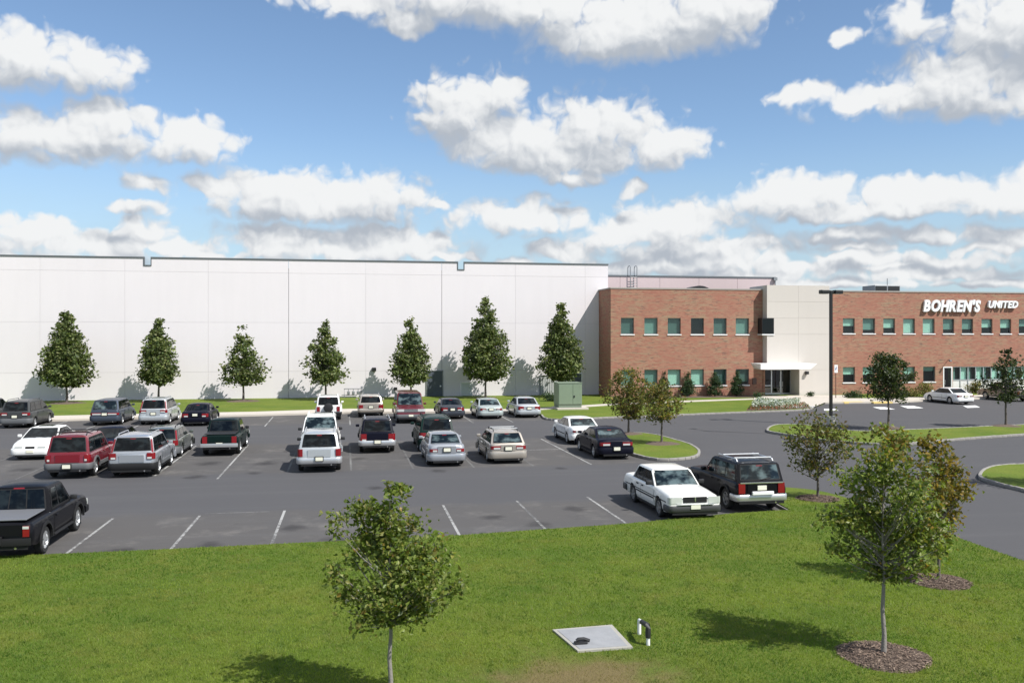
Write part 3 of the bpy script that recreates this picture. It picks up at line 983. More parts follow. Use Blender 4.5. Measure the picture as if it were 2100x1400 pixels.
M['blind_mid'] = mat('blind_half_open', (0.34, 0.39, 0.38), 0.8)
BL = {'b': M['blind'], 'm': M['blind_mid'], 'g': M['blind_grey']}
def window(h, Y, cover=1.0, kind='b', depth=0.2, sill=True):
    x0, x1, z0, z1 = h
    w = .05
    b = MB()
    yf, yb = Y + depth - .06, Y + depth + .02
    b.box(x0 + .001, x0 + w, yf, yb, z0 + .001, z1 - .001)
    b.box(x1 - w, x1 - .001, yf, yb, z0 + .001, z1 - .001)
    b.box(x0 + w + .001, x1 - w - .001, yf + .002, yb, z0 + .001, z0 + w)
    b.box(x0 + w + .001, x1 - w - .001, yf + .002, yb, z1 - w, z1 - .001)
    # the dim room behind
    yr = Y + depth + .7
    X0, X1, Z0, Z1 = x0 - .3, x1 + .3, z0 - .2, z1 + .1
    yq = Y + .285
    b.add([(X0, yr, Z0), (X1, yr, Z0), (X1, yr, Z1), (X0, yr, Z1), (X0, yq, Z0), (X1, yq, Z0), (X1, yq, Z1), (X0, yq, Z1)],
          [(0, 1, 2, 3), (0, 4, 5, 1), (3, 2, 6, 7), (0, 3, 7, 4), (1, 5, 6, 2)], 1)
    wobj = oc(b.build('window', [M['grey_metal'], M['room']], of, fixn=False))
    q = MB().add([(x0 + w, Y + depth, z0 + w), (x1 - w, Y + depth, z0 + w), (x1 - w, Y + depth, z1 - w), (x0 + w, Y + depth, z1 - w)], [(0, 1, 2, 3)])
    oc(q.build('pane', M['pane'], wobj, fixn=False))
    if cover > 0:
        zb = z1 - (z1 - z0) * cover
        b = MB(); n = max(3, int((z1 - zb) / .10)); rws = []
        for k in range(n + 1):
            z = z1 - (z1 - zb) * k / n
            rws.append([(x0 - .02, Y + depth + .1, z), (x1 + .02, Y + depth + .1, z)])
            if k < n: rws.append([(x0 - .02, Y + depth + .13, z - (z1 - zb) / n * .9), (x1 + .02, Y + depth + .13, z - (z1 - zb) / n * .9)])
        b.grid(rws)
        oc(b.build('blind', BL[kind], wobj, fixn=False))
    if sill:
        oc(MB().box(x0 - .06, x1 + .06, Y - .07, Y + depth - .062, z0 - .11, z0 - .002).build('sill', M['white_metal'], wobj))
    return wobj

def hp(x0, x1, y0, y1, Y=BY):
    a, c = atY(x0, y0, Y), atY(x1, y1, Y)
    return (a.x, c.x, c.z, a.z)
Lup = [hp(a, b, 651.5, 685) for a, b in [(1273.5, 1300), (1321.5, 1348.5), (1369.5, 1396), (1417, 1443.5), (1463.5, 1490), (1509, 1536)]]
Llo = [hp(a, b, 758, 791) for a, b in [(1273.5, 1300), (1321.5, 1348.5), (1369.5, 1396), (1417, 1443.5), (1463.5, 1490), (1509, 1536)]]
zu = (Lup[0][2], Lup[0][3]); zl = (Llo[0][2], Llo[0][3])
Lup = [(h[0], h[1], *zu) for h in Lup]; Llo = [(h[0], h[1], *zl) for h in Llo]
brick = brick_front('brick_wall', BX0, TX0 + .05, 0, BTOP, BY, Lup + Llo, parent=of); oc(brick)
for h, (cv, k) in zip(Lup, [(1, 'g'), (1, 'm'), (1, 'g'), (.0, 'g'), (1, 'g'), (1, 'm')]): window(h, BY, cv, k)
for h, (cv, k) in zip(Llo, [(1, 'm'), (1, 'm'), (1, 'b'), (1, 'b'), (.9, 'g'), (.8, 'g')]): window(h, BY, cv, k)
r0 = 596.8; RT = atY(1720, 598, BY).z
Rup = [hp(1640 + a / 4.561, 1640 + b / 4.561, 653, 683.6) for a, b in [(405, 515), (590, 705), (782, 892), (968, 1078), (1152, 1262), (1340, 1445), (1517, 1622), (1700, 1803), (1875, 1978), (2050, 2150), (2225, 2325)]]
Rlo = [hp(1640 + a / 4.561, 1640 + b / 4.561, 752, 783) for a, b in [(405, 518), (590, 705), (782, 892), (965, 1078), (1155, 1268)]]
zu = (Rup[3][2], Rup[3][3]); zl = (Rlo[2][2], Rlo[2][3])
Rup = [(h[0], h[1], *zu) for h in Rup]; Rlo = [(h[0], h[1], *zl) for h in Rlo]
dz = atY(1940, 751.5, BY).z
door_h = (atY(1934, 760, BY).x, atY(1953, 760, BY).x, UZ + .05, dz)
store_h = (atY(1954.5, 760, BY).x, atY(2112, 760, BY).x, UZ + .02, dz - .02)
oc(brick_front('brick_wall', TX1 - .05, BX1, 0, RT, BY, Rup + Rlo + [door_h, store_h], parent=of))
for h, (cv, k) in zip(Rup, [(.5, 'b'), (.75, 'm'), (.62, 'b'), (1, 'b'), (1, 'b'), (.72, 'm'), (.7, 'm'), (.58, 'b'), (.6, 'b'), (.5, 'm'), (1, 'b')]): window(h, BY, cv, k)
for h, (cv, k) in zip(Rlo, [(.48, 'b'), (.5, 'b'), (1, 'm'), (.5, 'b'), (.3, 'm')]): window(h, BY, cv, k)
BSX = atY(1228, 700, WY).x
oc(MB().add([(BX0, BY, 0), (BSX, WY - .01, 0), (BSX, WY - .01, BTOP), (BX0, BY, BTOP)], [(0, 1, 2, 3)]).build('brick_wall', M['brick'], of, fixn=False))
b = MB()
b.add([(BX0, BY + .02, BTOP - .05), (TX0 + .3, BY + .02, BTOP - .05), (TX0 + .3, 99, BTOP - .05), (BSX, 99, BTOP - .05)], [(0, 1, 2, 3)])
b.add([(TX1 - .3, BY + .02, RT - .05), (BX1, BY + .02, RT - .05), (BX1, 110, RT - .05), (TX1 - .3, 110, RT - .05)], [(0, 1, 2, 3)])
oc(b.build('roof', M['grey_metal'], of, fixn=False))
M['cap_stone'] = mat('cap_stone', (0.33, 0.30, 0.27), 0.85, var=.1)
for x0, x1, z in ((BX0 - .05, TX0 - .002, BTOP), (TX1 + .002, BX1, RT)):
    oc(MB().box(x0, x1, BY - .05, BY + .35, z, z + .13).build('coping', M['cap_stone'], of))
d = Vector((BSX - BX0, WY - BY, 0)).normalized(); nn = Vector((-d.y, d.x, 0)) * .06
p0, p1 = Vector((BX0, BY + .36, 0)), Vector((BSX, WY - .02, 0))
b = MB(); b.add([tuple(p + s * nn + Vector((0, 0, z))) for p in (p0, p1) for s in (-3, 1) for z in (BTOP, BTOP + .128)], [(0, 1, 3, 2), (4, 6, 7, 5), (0, 4, 5, 1), (2, 3, 7, 6), (0, 2, 6, 4), (1, 5, 7, 3)])
oc(b.build('coping', M['cap_stone'], of))

# storefront at the right end
M['store_panel'] = mat('store_panel', (0.70, 0.69, 0.66), 0.6)
x0, x1, z0, z1 = store_h
zs = atY(2000, 778.5, BY).z
nb = 10
b = MB()
b.box(x0, x1, BY + .10, BY + .2, zs - .05, zs + .05); b.box(x0, x1, BY + .10, BY + .2, z1 - .06, z1 - .001)
b.box(x0, x1, BY + .5, BY + .6, z0, z1, 1)
sf = oc(b.build('storefront', [M['alum'], M['room']], of))
for k in range(nb + 1):
    x = x0 + (x1 - x0) * k / nb
    oc(MB().box(max(x0, x - .04) + .001, min(x1, x + .04) - .001, BY + .085, BY + .21, z0, z1 - .002).build('mullion', M['alum'], sf))
    if k < nb:
        xa, xb = x + .041, x0 + (x1 - x0) * (k + 1) / nb - .041
        oc(MB().add([(xa, BY + .15, zs), (xb, BY + .15, zs), (xb, BY + .15, z1), (xa, BY + .15, z1)], [(0, 1, 2, 3)]).build('pane', M['pane'], sf, fixn=False))
        oc(MB().box(xa, xb, BY + .14, BY + .19, z0, zs - .052).build('panel', M['store_panel'], sf))
        cw = (xb - xa) * (.95 if k % 2 else .45)
        b = MB(); rw = [[(xa + cw * i / 8, BY + .3 + .03 * (i % 2), z) for i in range(9)] for z in (zs, z1)]
        b.grid(rw); oc(b.build('curtain', M['blind'] if k % 2 else M['blind_mid'], sf, fixn=False))
x0, x1, z0, z1 = door_h
b = MB(); w = .12
b.box(x0 + .001, x0 + w, BY - .02, BY + .2, z0, z1 - .001); b.box(x1 - w, x1 - .001, BY - .02, BY + .2, z0, z1 - .001)
b.box(x0 + w + .001, x1 - w - .001, BY - .018, BY + .2, z1 - w, z1 - .001); b.box(x0 + w + .001, x1 - w - .001, BY - .018, BY + .2, z0, z0 + .1)
b.box(x0, x1, BY + .6, BY + .7, z0, z1, 1)
dr = oc(b.build('door', [M['white_metal'], M['room']], of))
oc(MB().box(x0 + w, x1 - w, BY + .08, BY + .10, z0 + .1, z1 - w).build('pane', M['pane_dark'], dr))
oc(MB().tube([(x0 + w + .1, BY + .0, 1.0), (x0 + w + .1, BY - .02, 1.5)], .02, 6).build('handle', M['alum'], dr))

# entrance tower: pale slabs, a recess with glazed doors, a wedge canopy
TT = atY(1580, 584.5, TY).z
tw = oc(MB().box(TX0 + .2, TX1 - .2, TY + .25, BY + 6, 3.6, TT - .3).build('tower_core', M['joint'], of))
rx0, rx1 = TX0 + .02, atY(1639.5, 780, TY).x
cz = atY(1600, 758, TY).z
tz = [UZ - .1, cz, atY(1640, 690, TY).z, atY(1640, 640, TY).z, TT]
tm = (TX0 + TX1) / 2
# corner window cut
wx1 = atY(1587, 670, TY).x
wz0, wz1 = atY(1580, 685, TY).z, atY(1580, 652, TY).z
def tpanel(poly, y0=TY, y1=TY + .3):
    b = MB(); prism(b, poly, y0, y1)
    return oc(b.build('wall_panel', M['tan_wall'], of))
e = .006
tpanel([(TX0, cz + e), (tm - e, cz + e), (tm - e, wz0 - e), (TX0, wz0 - e)])
tpanel([(tm + e, cz + e), (TX1, cz + e), (TX1, wz0 - e), (tm + e, wz0 - e)])
tpanel([(wx1 + e, wz0 + e), (tm - e, wz0 + e), (tm - e, wz1 - e), (wx1 + e, wz1 - e)])
tpanel([(tm + e, wz0 + e), (TX1, wz0 + e), (TX1, wz1 - e), (tm + e, wz1 - e)])
zz = [wz1, wz1 + (TT - wz1) * .5, TT]
for j in range(2):
    tpanel([(TX0, zz[j] + e), (tm - e, zz[j] + e), (tm - e, zz[j + 1] - e), (TX0, zz[j + 1] - e)])
    tpanel([(tm + e, zz[j] + e), (TX1, zz[j] + e), (TX1, zz[j + 1] - e), (tm + e, zz[j + 1] - e)])
tpanel([(rx1, tz[0]), (TX1, tz[0]), (TX1, cz - e), (rx1, cz - e)])
# sides, lintel and recess
b = MB()
b.box(TX0, TX0 + .28, TY + .301, BY + 3, cz + .01, wz0 - .011); b.box(TX0, TX0 + .28, TY + .301, BY + 3, wz1 + .011, TT - .01)
b.box(TX1 - .28, TX1, TY + .301, BY + 3, 0, TT - .01)
b.box(rx1 + .002, rx1 + .25, TY + .301, TY + 2.2, 0, cz - .02)
b.box(TX0 - .02, rx1 + .25, TY + .302, TY + 2.4, cz + .002, cz + .25)
oc(b.build('tower_side', M['tan_wall'], of))
oc(MB().box(TX0 - .01, TX0 + .25, BY + .0, BY + 3, 0, cz - .01).build('brick_wall', M['brick'], of))
# corner window: dark glazed box wrapping the corner
b = MB()
cx0 = atY(1554, 670, BY).x
b.box(cx0, wx1, TY - .03, BY - .002, wz0 + .012, wz1 - .012)
cw = oc(b.build('window', M['black_metal'], of)); tag(cw, 'dark corner window wrapping round the pale tower')
oc(MB().box(cx0 + .06, wx1 - .06, TY - .045, TY - .031, wz0 + .09, wz1 - .09).build('pane', mat('black_glass', (.004, .006, .007), .05, spec=.35), cw))
oc(MB().box(cx0 - .03, wx1 + .03, TY - .09, BY - .003, wz0 - .10, wz0 + .008).build('sill', M['white_metal'], cw))
# doors
EY = TY + 1.75
gx1 = atY(1623, 780, EY).x
gx0 = TX0 + .26
b = MB(); b.box(gx0, gx1 + 1.5, EY + 2.0, EY + 2.1, 0, cz)
b.box(gx0, gx1 + 1.5, EY + .1, EY + 2.0, -.05, UZ + .02)
oc(b.build('lobby', M['room'], of))
xs = [gx0 + (gx1 - gx0) * t for t in (0, .33, .64, .97, 1.0)]
for k in range(3):
    a, c = xs[k], xs[k + 1]
    b = MB(); w = .06
    b.box(a + .002, a + w, EY - .03, EY + .05, UZ, cz - .002); b.box(c - w, c - .002, EY - .03, EY + .05, UZ, cz - .002)
    b.box(a + w, c - w, EY - .028, EY + .05, cz - .1, cz - .003); b.box(a + w, c - w, EY - .028, EY + .05, UZ, UZ + .16)
    if k == 0: b.box(a + w, c - w, EY - .028, EY + .05, 1.0, 1.08)
    dd = oc(b.build('door' if k else 'side_light', M['alum'], of))
    oc(MB().box(a + w, c - w, EY, EY + .012, UZ + .16, cz - .1).build('pane', M['pane_dark'], dd))
    if k: oc(MB().tube([(c - .16 if k == 1 else a + .16, EY - .08, .95), (c - .16 if k == 1 else a + .16, EY - .08, 1.45)], .02, 6).build('handle', M['alum'], dd))
oc(MB().box(gx1 - .02, rx1 + .01, EY + .0, EY + .1, 0, cz - .003).build('wall_panel', M['tan_wall'], of))
# canopy
c0 = atY(1543, 751, TY); FY = TY - 2.6
f0, f1 = atY(1560, 751, FY).x, atY(1676, 751, FY).x
ct, cb = atY(1620, 745.5, FY).z, atY(1620, 757, FY).z
fb1 = atY(1663, 757, FY).x
v = [(c0.x - .2, TY - .004, ct), (f0, FY, ct), (f1, FY, ct), (f1 - .2, TY - .004, ct),
     (c0.x + .15, TY - .004, cb), (f0, FY, cb), (fb1, FY, cb), (fb1 - .2, TY - .004, cb)]
oc(MB().add(v, [(0, 1, 2, 3), (4, 7, 6, 5), (0, 4, 5, 1), (1, 5, 6, 2), (2, 6, 7, 3), (3, 7, 4, 0)]).build('canopy', M['white_metal'], of))
a = atY(1653, 764, TY)
o = MB().bevbox(a.x - .16, a.x + .16, TY - .34, TY - .003, a.z - .16, a.z + .16, .05).build('flood_light', M['black_metal'])
tag(o, 'dark flood light fixed on the pale tower under the canopy end', 'flood light')
a = atY(1943, 739, BY)
b = MB().tube([(a.x, BY - .002, a.z), (a.x, BY - .35, a.z + .12), (a.x - .12, BY - .55, a.z + .02)], [.035, .03, .05], 6)  # wall camera: bent bracket carrying a small box head, no lamp
b.bevbox(a.x - .25, a.x - .02, BY - .75, BY - .5, a.z - .1, a.z + .06, .03)
tag(b.build('wall_fixture', M['grey_metal'], None, 40), 'small camera on a bent arm on the brick wall above the white framed door', 'wall lamp')
a = atY(1547, 781, BY)
tag(MB().bevbox(a.x - .22, a.x + .22, BY - .08, BY - .002, a.z - .3, a.z + .3, .02).build('wall_plaque', mat('plaque', (.09, .05, .04), .5)), 'dark plaque on the brick wall left of the entrance doors', 'plaque')

# lettering on the right wing
def sign(name, text, px0, px1, ytop, ybase, label):
    a, c = atY(px0, ybase, BY - .3), atY(px1, ytop, BY - .3)
    root = empty(name, (a.x, BY, a.z), label=label, cat='wall sign')
    capw = c.x - a.x; caph = c.z - a.z
    letters = []; x = 0
    dg = bpy.context.evaluated_depsgraph_get()
    for chh in text:
        cu = bpy.data.curves.new('t', 'FONT')
        cu.body = chh; cu.size = 1; cu.extrude = .05; cu.offset = .042; cu.shear = .22
        cu.resolution_u = 3
        ob = bpy.data.objects.new('t', cu); col.objects.link(ob)
        dg.update()
        me = bpy.data.meshes.new_from_object(ob.evaluated_get(dg))
        bpy.data.objects.remove(ob); bpy.data.curves.remove(cu)
        n = len(me.vertices); co = np.zeros(n * 3); me.vertices.foreach_get('co', co); co = co.reshape(-1, 3)
        un = co[:, 0] - .22 * co[:, 1]
        letters.append((chh, me, co, un.min(), un.max()))
    tot = sum(l[4] - l[3] for l in letters) + .07 * (len(letters) - 1) + .16
    H0 = .74
    sx = capw / tot; sz = caph / H0
    for chh, me, co, lo, hi in letters:
        q = np.c_[(co[:, 0] - lo + x) * sx, -co[:, 2] * 2.2 - .18, co[:, 1] * sz]
        me.vertices.foreach_set('co', q.astype(np.float32).ravel())
        me.materials.clear(); me.materials.append(M['letter']); me.update()
        bm = bmesh.new(); bm.from_mesh(me); bmesh.ops.recalc_face_normals(bm, faces=bm.faces); bm.to_mesh(me); bm.free()
        me.name = 'letter'
        obj('letter', me, root)
        x += hi - lo + .07
    return root
M['letter'] = mat('letter_white', (0.82, 0.83, 0.83), 0.4)
sign('wall_sign', "BOHREN'S", 1894.5, 2013, 615, 637.5, "large white raised italic letters reading BOHREN'S on the brick wall")
sign('wall_sign', "UNITED", 2027, 2090, 616.5, 630.5, 'smaller white raised italic letters reading UNITED on the brick wall')

# roof plant
a, c = atY(1794, 584.5, 92), atY(1846, 594, 92)
hv = empty('roof_unit', ((a.x + c.x) / 2, 92, RT), label='dark slatted air conditioning unit on the right brick roof', cat='air conditioner')
inv = Matrix.Translation(-hv.location)
q = MB().bevbox(a.x, c.x, 92, 94.5, RT - .04, a.z, .04).build('casing', M['grey_metal'], hv); q.matrix_parent_inverse = inv
for k in range(2):
    x0 = a.x + .1 + (c.x - a.x) / 2 * k
    q = MB().box(x0, x0 + (c.x - a.x) / 2 - .2, 91.96, 91.999, RT + .12, a.z - .12).build('grille', M['black_metal'], hv); q.matrix_parent_inverse = inv
q = MB().tube([(c.x - .3, 94, a.z - .01), (c.x - .3, 94, a.z + .9)], .04, 6).build('vent_pipe', M['grey_metal'], hv); q.matrix_parent_inverse = inv
a, c = atY(1414, 585.5, 90), atY(1457, 590, 90)
b = MB(); rw = []
for i in range(9):
    t = i / 8
    z = BTOP - .04 + (a.z - BTOP + .04) * math.sin(math.pi * (.12 + .76 * t)) ** .6
    rw.append([(a.x + (c.x - a.x) * t, 90, z), (a.x + (c.x - a.x) * t, 92, z)])
b.grid(rw); b.add([p[0] for p in rw] + [(c.x, 90, BTOP - .05), (a.x, 90, BTOP - .05)], [list(range(11))])
tag(b.build('roof_hatch', M['black_metal'], None, 40), 'low dark domed hatch on the left brick roof before the pink wall', 'roof hatch')

# ------------------------------------------------------------------ vehicles
def paint(name, c, metal=0.0, rough=0.32):
    dark = max(c) < .1
    return mat('paint_' + name, c, .42 if dark and not metal else rough, metal, 0.08 if dark else 0.4, 0.2 if dark else 0.8)
PT_ = dict(
    white=paint('white', (.80, .80, .78)), offwhite=paint('ivory_white', (.80, .79, .74), 0, .4),
    silver=paint('silver', (.36, .375, .40), .5, .38), silver2=paint('pale_silver', (.47, .495, .51), .4, .38),
    beige=paint('champagne', (.40, .36, .31), .4, .38), black=paint('black', (.006, .006, .008)),
    navy=paint('navy', (.006, .0065, .014)), dgreen=paint('dark_green', (.004, .013, .012)),
    red=paint('red', (.150, .005, .013)), vanred=paint('maroon', (.11, .012, .015)), grey=paint('grey', (.060, .064, .066), .3, .38),
    bluegrey=paint('blue_grey', (.060, .074, .098), .3, .38), greygreen=paint('grey_green', (.105, .12, .105), .4, .38),
    midgrey=paint('slate', (.055, .062, .075), .3, .38), green=paint('pine_green', (.006, .022, .018)),
    tan=paint('tan', (.30, .245, .20), .4, .42), greenish=paint('pale_green_silver', (.44, .49, .47), .35, .38),
)
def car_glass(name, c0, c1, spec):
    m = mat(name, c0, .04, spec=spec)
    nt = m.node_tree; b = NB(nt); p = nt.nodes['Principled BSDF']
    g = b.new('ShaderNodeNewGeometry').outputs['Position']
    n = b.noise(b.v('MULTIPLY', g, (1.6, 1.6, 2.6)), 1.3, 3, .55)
    b.put(p.inputs['Base Color'], b.mix(b.ss(n, .44, .66), c0, c1))  # paler blotches painted into the base colour imitate reflections and a glimpsed interior
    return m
M['tyre'] = mat('tyre', (.018, .018, .018), .85)
M['rim'] = mat('rim', (.55, .56, .57), .35, .7)
M['hub_dull'] = mat('hub_dull', (.30, .30, .30), .45, .5)
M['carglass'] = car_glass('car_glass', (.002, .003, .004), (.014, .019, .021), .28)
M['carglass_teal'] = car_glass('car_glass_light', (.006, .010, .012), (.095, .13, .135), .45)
M['taillight'] = mat('tail_light', (.20, .006, .010), .25, spec=.5, coat=.5)
M['headlight'] = mat('head_light', (.62, .64, .62), .12, .2, coat=1)
M['amber'] = mat('amber_lens', (.6, .2, .03), .2)
M['plate'] = mat('plate', (.72, .71, .58), .5)
M['trim'] = mat('dark_trim', (.016, .016, .017), .6, spec=.25)
M['greytrim'] = mat('grey_trim', (.11, .115, .12), .6)
M['chrome'] = mat('chrome', (.7, .7, .7), .18, .9)
M['silver_cover'] = mat('silver_cover', (.17, .175, .19), .5, .2)
M['bumper_dark'] = mat('bumper_dark', (.045, .046, .048), .55)
M['under'] = mat('underbody', (.008, .008, .008), .95)
wheel_cache = {}
def wheel_meshes(r, w, rim):
    key = (round(r, 3), rim)
    if key in wheel_cache: return wheel_cache[key]
    prof = [(-w / 2, r * .62), (-w / 2, r * .9), (-w / 2 + .03, r * .985), (-.02, r), (.02, r), (w / 2 - .03, r * .985), (w / 2, r * .9), (w / 2 - .01, r * .64), (w / 2 - .05, r * .62)]
    n = 24
    b = MB()
    rows = [[(x, q * math.cos(2 * math.pi * k / n), q * math.sin(2 * math.pi * k / n)) for k in range(n + 1)] for x, q in prof]
    b.grid(rows)
    t = b.mesh('tyre', M['tyre'], 40)
    b = MB()
    rp = [(w / 2 - .012, r * .645), (w / 2 - .008, r * .60), (w / 2 - .05, r * .56), (w / 2 - .05, r * .2), (w / 2 - .02, r * .17), (w / 2 - .015, .001)]
    rows = [[(x, q * math.cos(2 * math.pi * k / n), q * math.sin(2 * math.pi * k / n)) for k in range(n + 1)] for x, q in rp]
    b.grid(rows[:3]); b.grid(rows[2:4], 1); b.grid(rows[3:])
    for s in range(5):                       # spokes
        a = 2 * math.pi * s / 5
        for side in (0,):
            u = Vector((0, math.cos(a), math.sin(a))); v = Vector((0, -math.sin(a), math.cos(a)))
            x = w / 2 - .016
            ps = [u * r * .14 - v * r * .085, u * r * .14 + v * r * .085, u * r * .60 + v * r * .13, u * r * .60 - v * r * .13]
            b.add([tuple(p + Vector((x, 0, 0))) for p in ps] + [tuple(p + Vector((x - .05, 0, 0))) for p in ps],
                  [(0, 1, 2, 3), (0, 4, 5, 1), (2, 6, 7, 3), (1, 5, 6, 2), (3, 7, 4, 0)], 0)
    m = b.mesh('rim', [M[rim], M['trim']], 30)
    for me in (t, m):
        bm = bmesh.new(); bm.from_mesh(me); bmesh.ops.recalc_face_normals(bm, faces=bm.faces); bm.to_mesh(me); bm.free()
    wheel_cache[key] = (t, m)
    return t, m

def lerp(a, b, t): return a + (b - a) * t
def ipl(pts, y):
    if y <= pts[0][0]: return pts[0][1]
    for (a, za), (c, zc) in zip(pts, pts[1:]):
        if y <= c:
            t = (y - a) / (c - a)
            return lerp(za, zc, t)
    return pts[-1][1]

SPECS = {
 'sedan': dict(L=4.75, W=1.80, H=1.42, belt=.93, low=.21, top=[(-2.375, .80), (-2.34, .90), (-2.2, .955), (-1.75, .985), (-.9, .97), (.95, .95), (1.5, .895), (2.0, .80), (2.28, .69), (2.375, .56)],
               gh=(-1.85, -1.00, .25, 1.22), rw=.76, ax=(-1.36, 1.40), r=.315, rc=.40, ins=.22, panes=(-.35,), tail=(.45, 1.02, .66, .86), bump=(.30, .58)),
 'oldsedan': dict(L=4.80, W=1.72, H=1.43, belt=.90, low=.25, top=[(-2.4, .84), (-2.38, .90), (-2.2, .925), (-1.6, .94), (-.9, .92), (.9, .93), (1.5, .90), (2.2, .84), (2.33, .80), (2.4, .70)],
               gh=(-1.60, -1.15, .30, .98), rw=.80, ax=(-1.34, 1.33), r=.315, rc=.14, ins=.07, panes=(-.42, -1.12), tail=(.55, .86, .62, .84), bump=(.36, .56)),
 'suv': dict(L=4.65, W=1.84, H=1.74, belt=1.06, low=.32, top=[(-2.325, 1.0), (-2.30, 1.06), (-1.5, 1.07), (.75, 1.06), (1.2, 1.04), (1.9, .99), (2.2, .92), (2.325, .72)],
               gh=(-2.26, -2.02, .22, 1.02), rw=.80, ax=(-1.35, 1.33), r=.365, rc=.26, ins=.12, panes=(-.28, -1.22), tail=(.64, 1.02, .72, 1.02), bump=(.42, .66)),
 'boxsuv': dict(L=4.45, W=1.80, H=1.68, belt=1.05, low=.34, top=[(-2.225, 1.0), (-2.21, 1.05), (-1.5, 1.055), (.75, 1.05), (1.2, 1.04), (2.0, 1.0), (2.17, .95), (2.225, .8)],
               gh=(-2.19, -1.98, .15, .78), rw=.84, ax=(-1.30, 1.38), r=.36, rc=.12, ins=.06, panes=(-.30, -1.12), tail=(.70, .97, .66, 1.0), bump=(.42, .62)),
 'minivan': dict(L=4.85, W=1.90, H=1.76, belt=1.06, low=.24, top=[(-2.425, .98), (-2.40, 1.06), (-1.5, 1.07), (.9, 1.05), (1.5, 1.0), (2.0, .90), (2.3, .76), (2.425, .58)],
               gh=(-2.36, -2.02, .55, 1.62), rw=.79, ax=(-1.45, 1.48), r=.325, rc=.34, ins=.18, panes=(-.0, -1.15), tail=(.58, 1.02, .84, 1.02), bump=(.34, .64)),
 'wagon': dict(L=4.70, W=1.76, H=1.47, belt=.93, low=.21, top=[(-2.35, .86), (-2.32, .93), (-1.5, .955), (.95, .95), (1.5, .90), (2.0, .80), (2.26, .68), (2.35, .55)],
               gh=(-2.27, -1.80, .22, 1.16), rw=.77, ax=(-1.33, 1.38), r=.315, rc=.34, ins=.18, panes=(-.35, -1.25), tail=(.48, 1.02, .66, .90), bump=(.28, .58)),
 'van': dict(L=5.3, W=1.98, H=2.06, belt=1.18, low=.34, top=[(-2.65, 1.1), (-2.6, 1.18), (-1.5, 1.2), (1.3, 1.18), (1.9, 1.13), (2.4, 1.05), (2.6, .92), (2.65, .76)],
               gh=(-2.6, -2.45, 1.05, 1.75), rw=.84, ax=(-1.6, 1.75), r=.37, rc=.2, ins=.1, panes=(.3, -1.0), tail=(.8, 1.05, .8, 1.1), bump=(.42, .66)),
 'pickup': dict(L=5.05, W=1.80, H=1.68, belt=1.02, low=.36, top=[(-2.525, 1.0), (-2.50, 1.02), (-1.0, 1.03), (.9, 1.02), (1.3, 1.02), (2.0, .99), (2.38, .94), (2.525, .74)],
               gh=(-.92, -.74, .50, 1.15), rw=.80, ax=(-1.45, 1.50), r=.37, rc=.16, ins=.08, panes=(-.12,), tail=(.70, .98, .66, .98), bump=(.46, .66)),
}
CAR_GROUP = 'cars and trucks parked in the lot'
rc_ = random.Random(11)
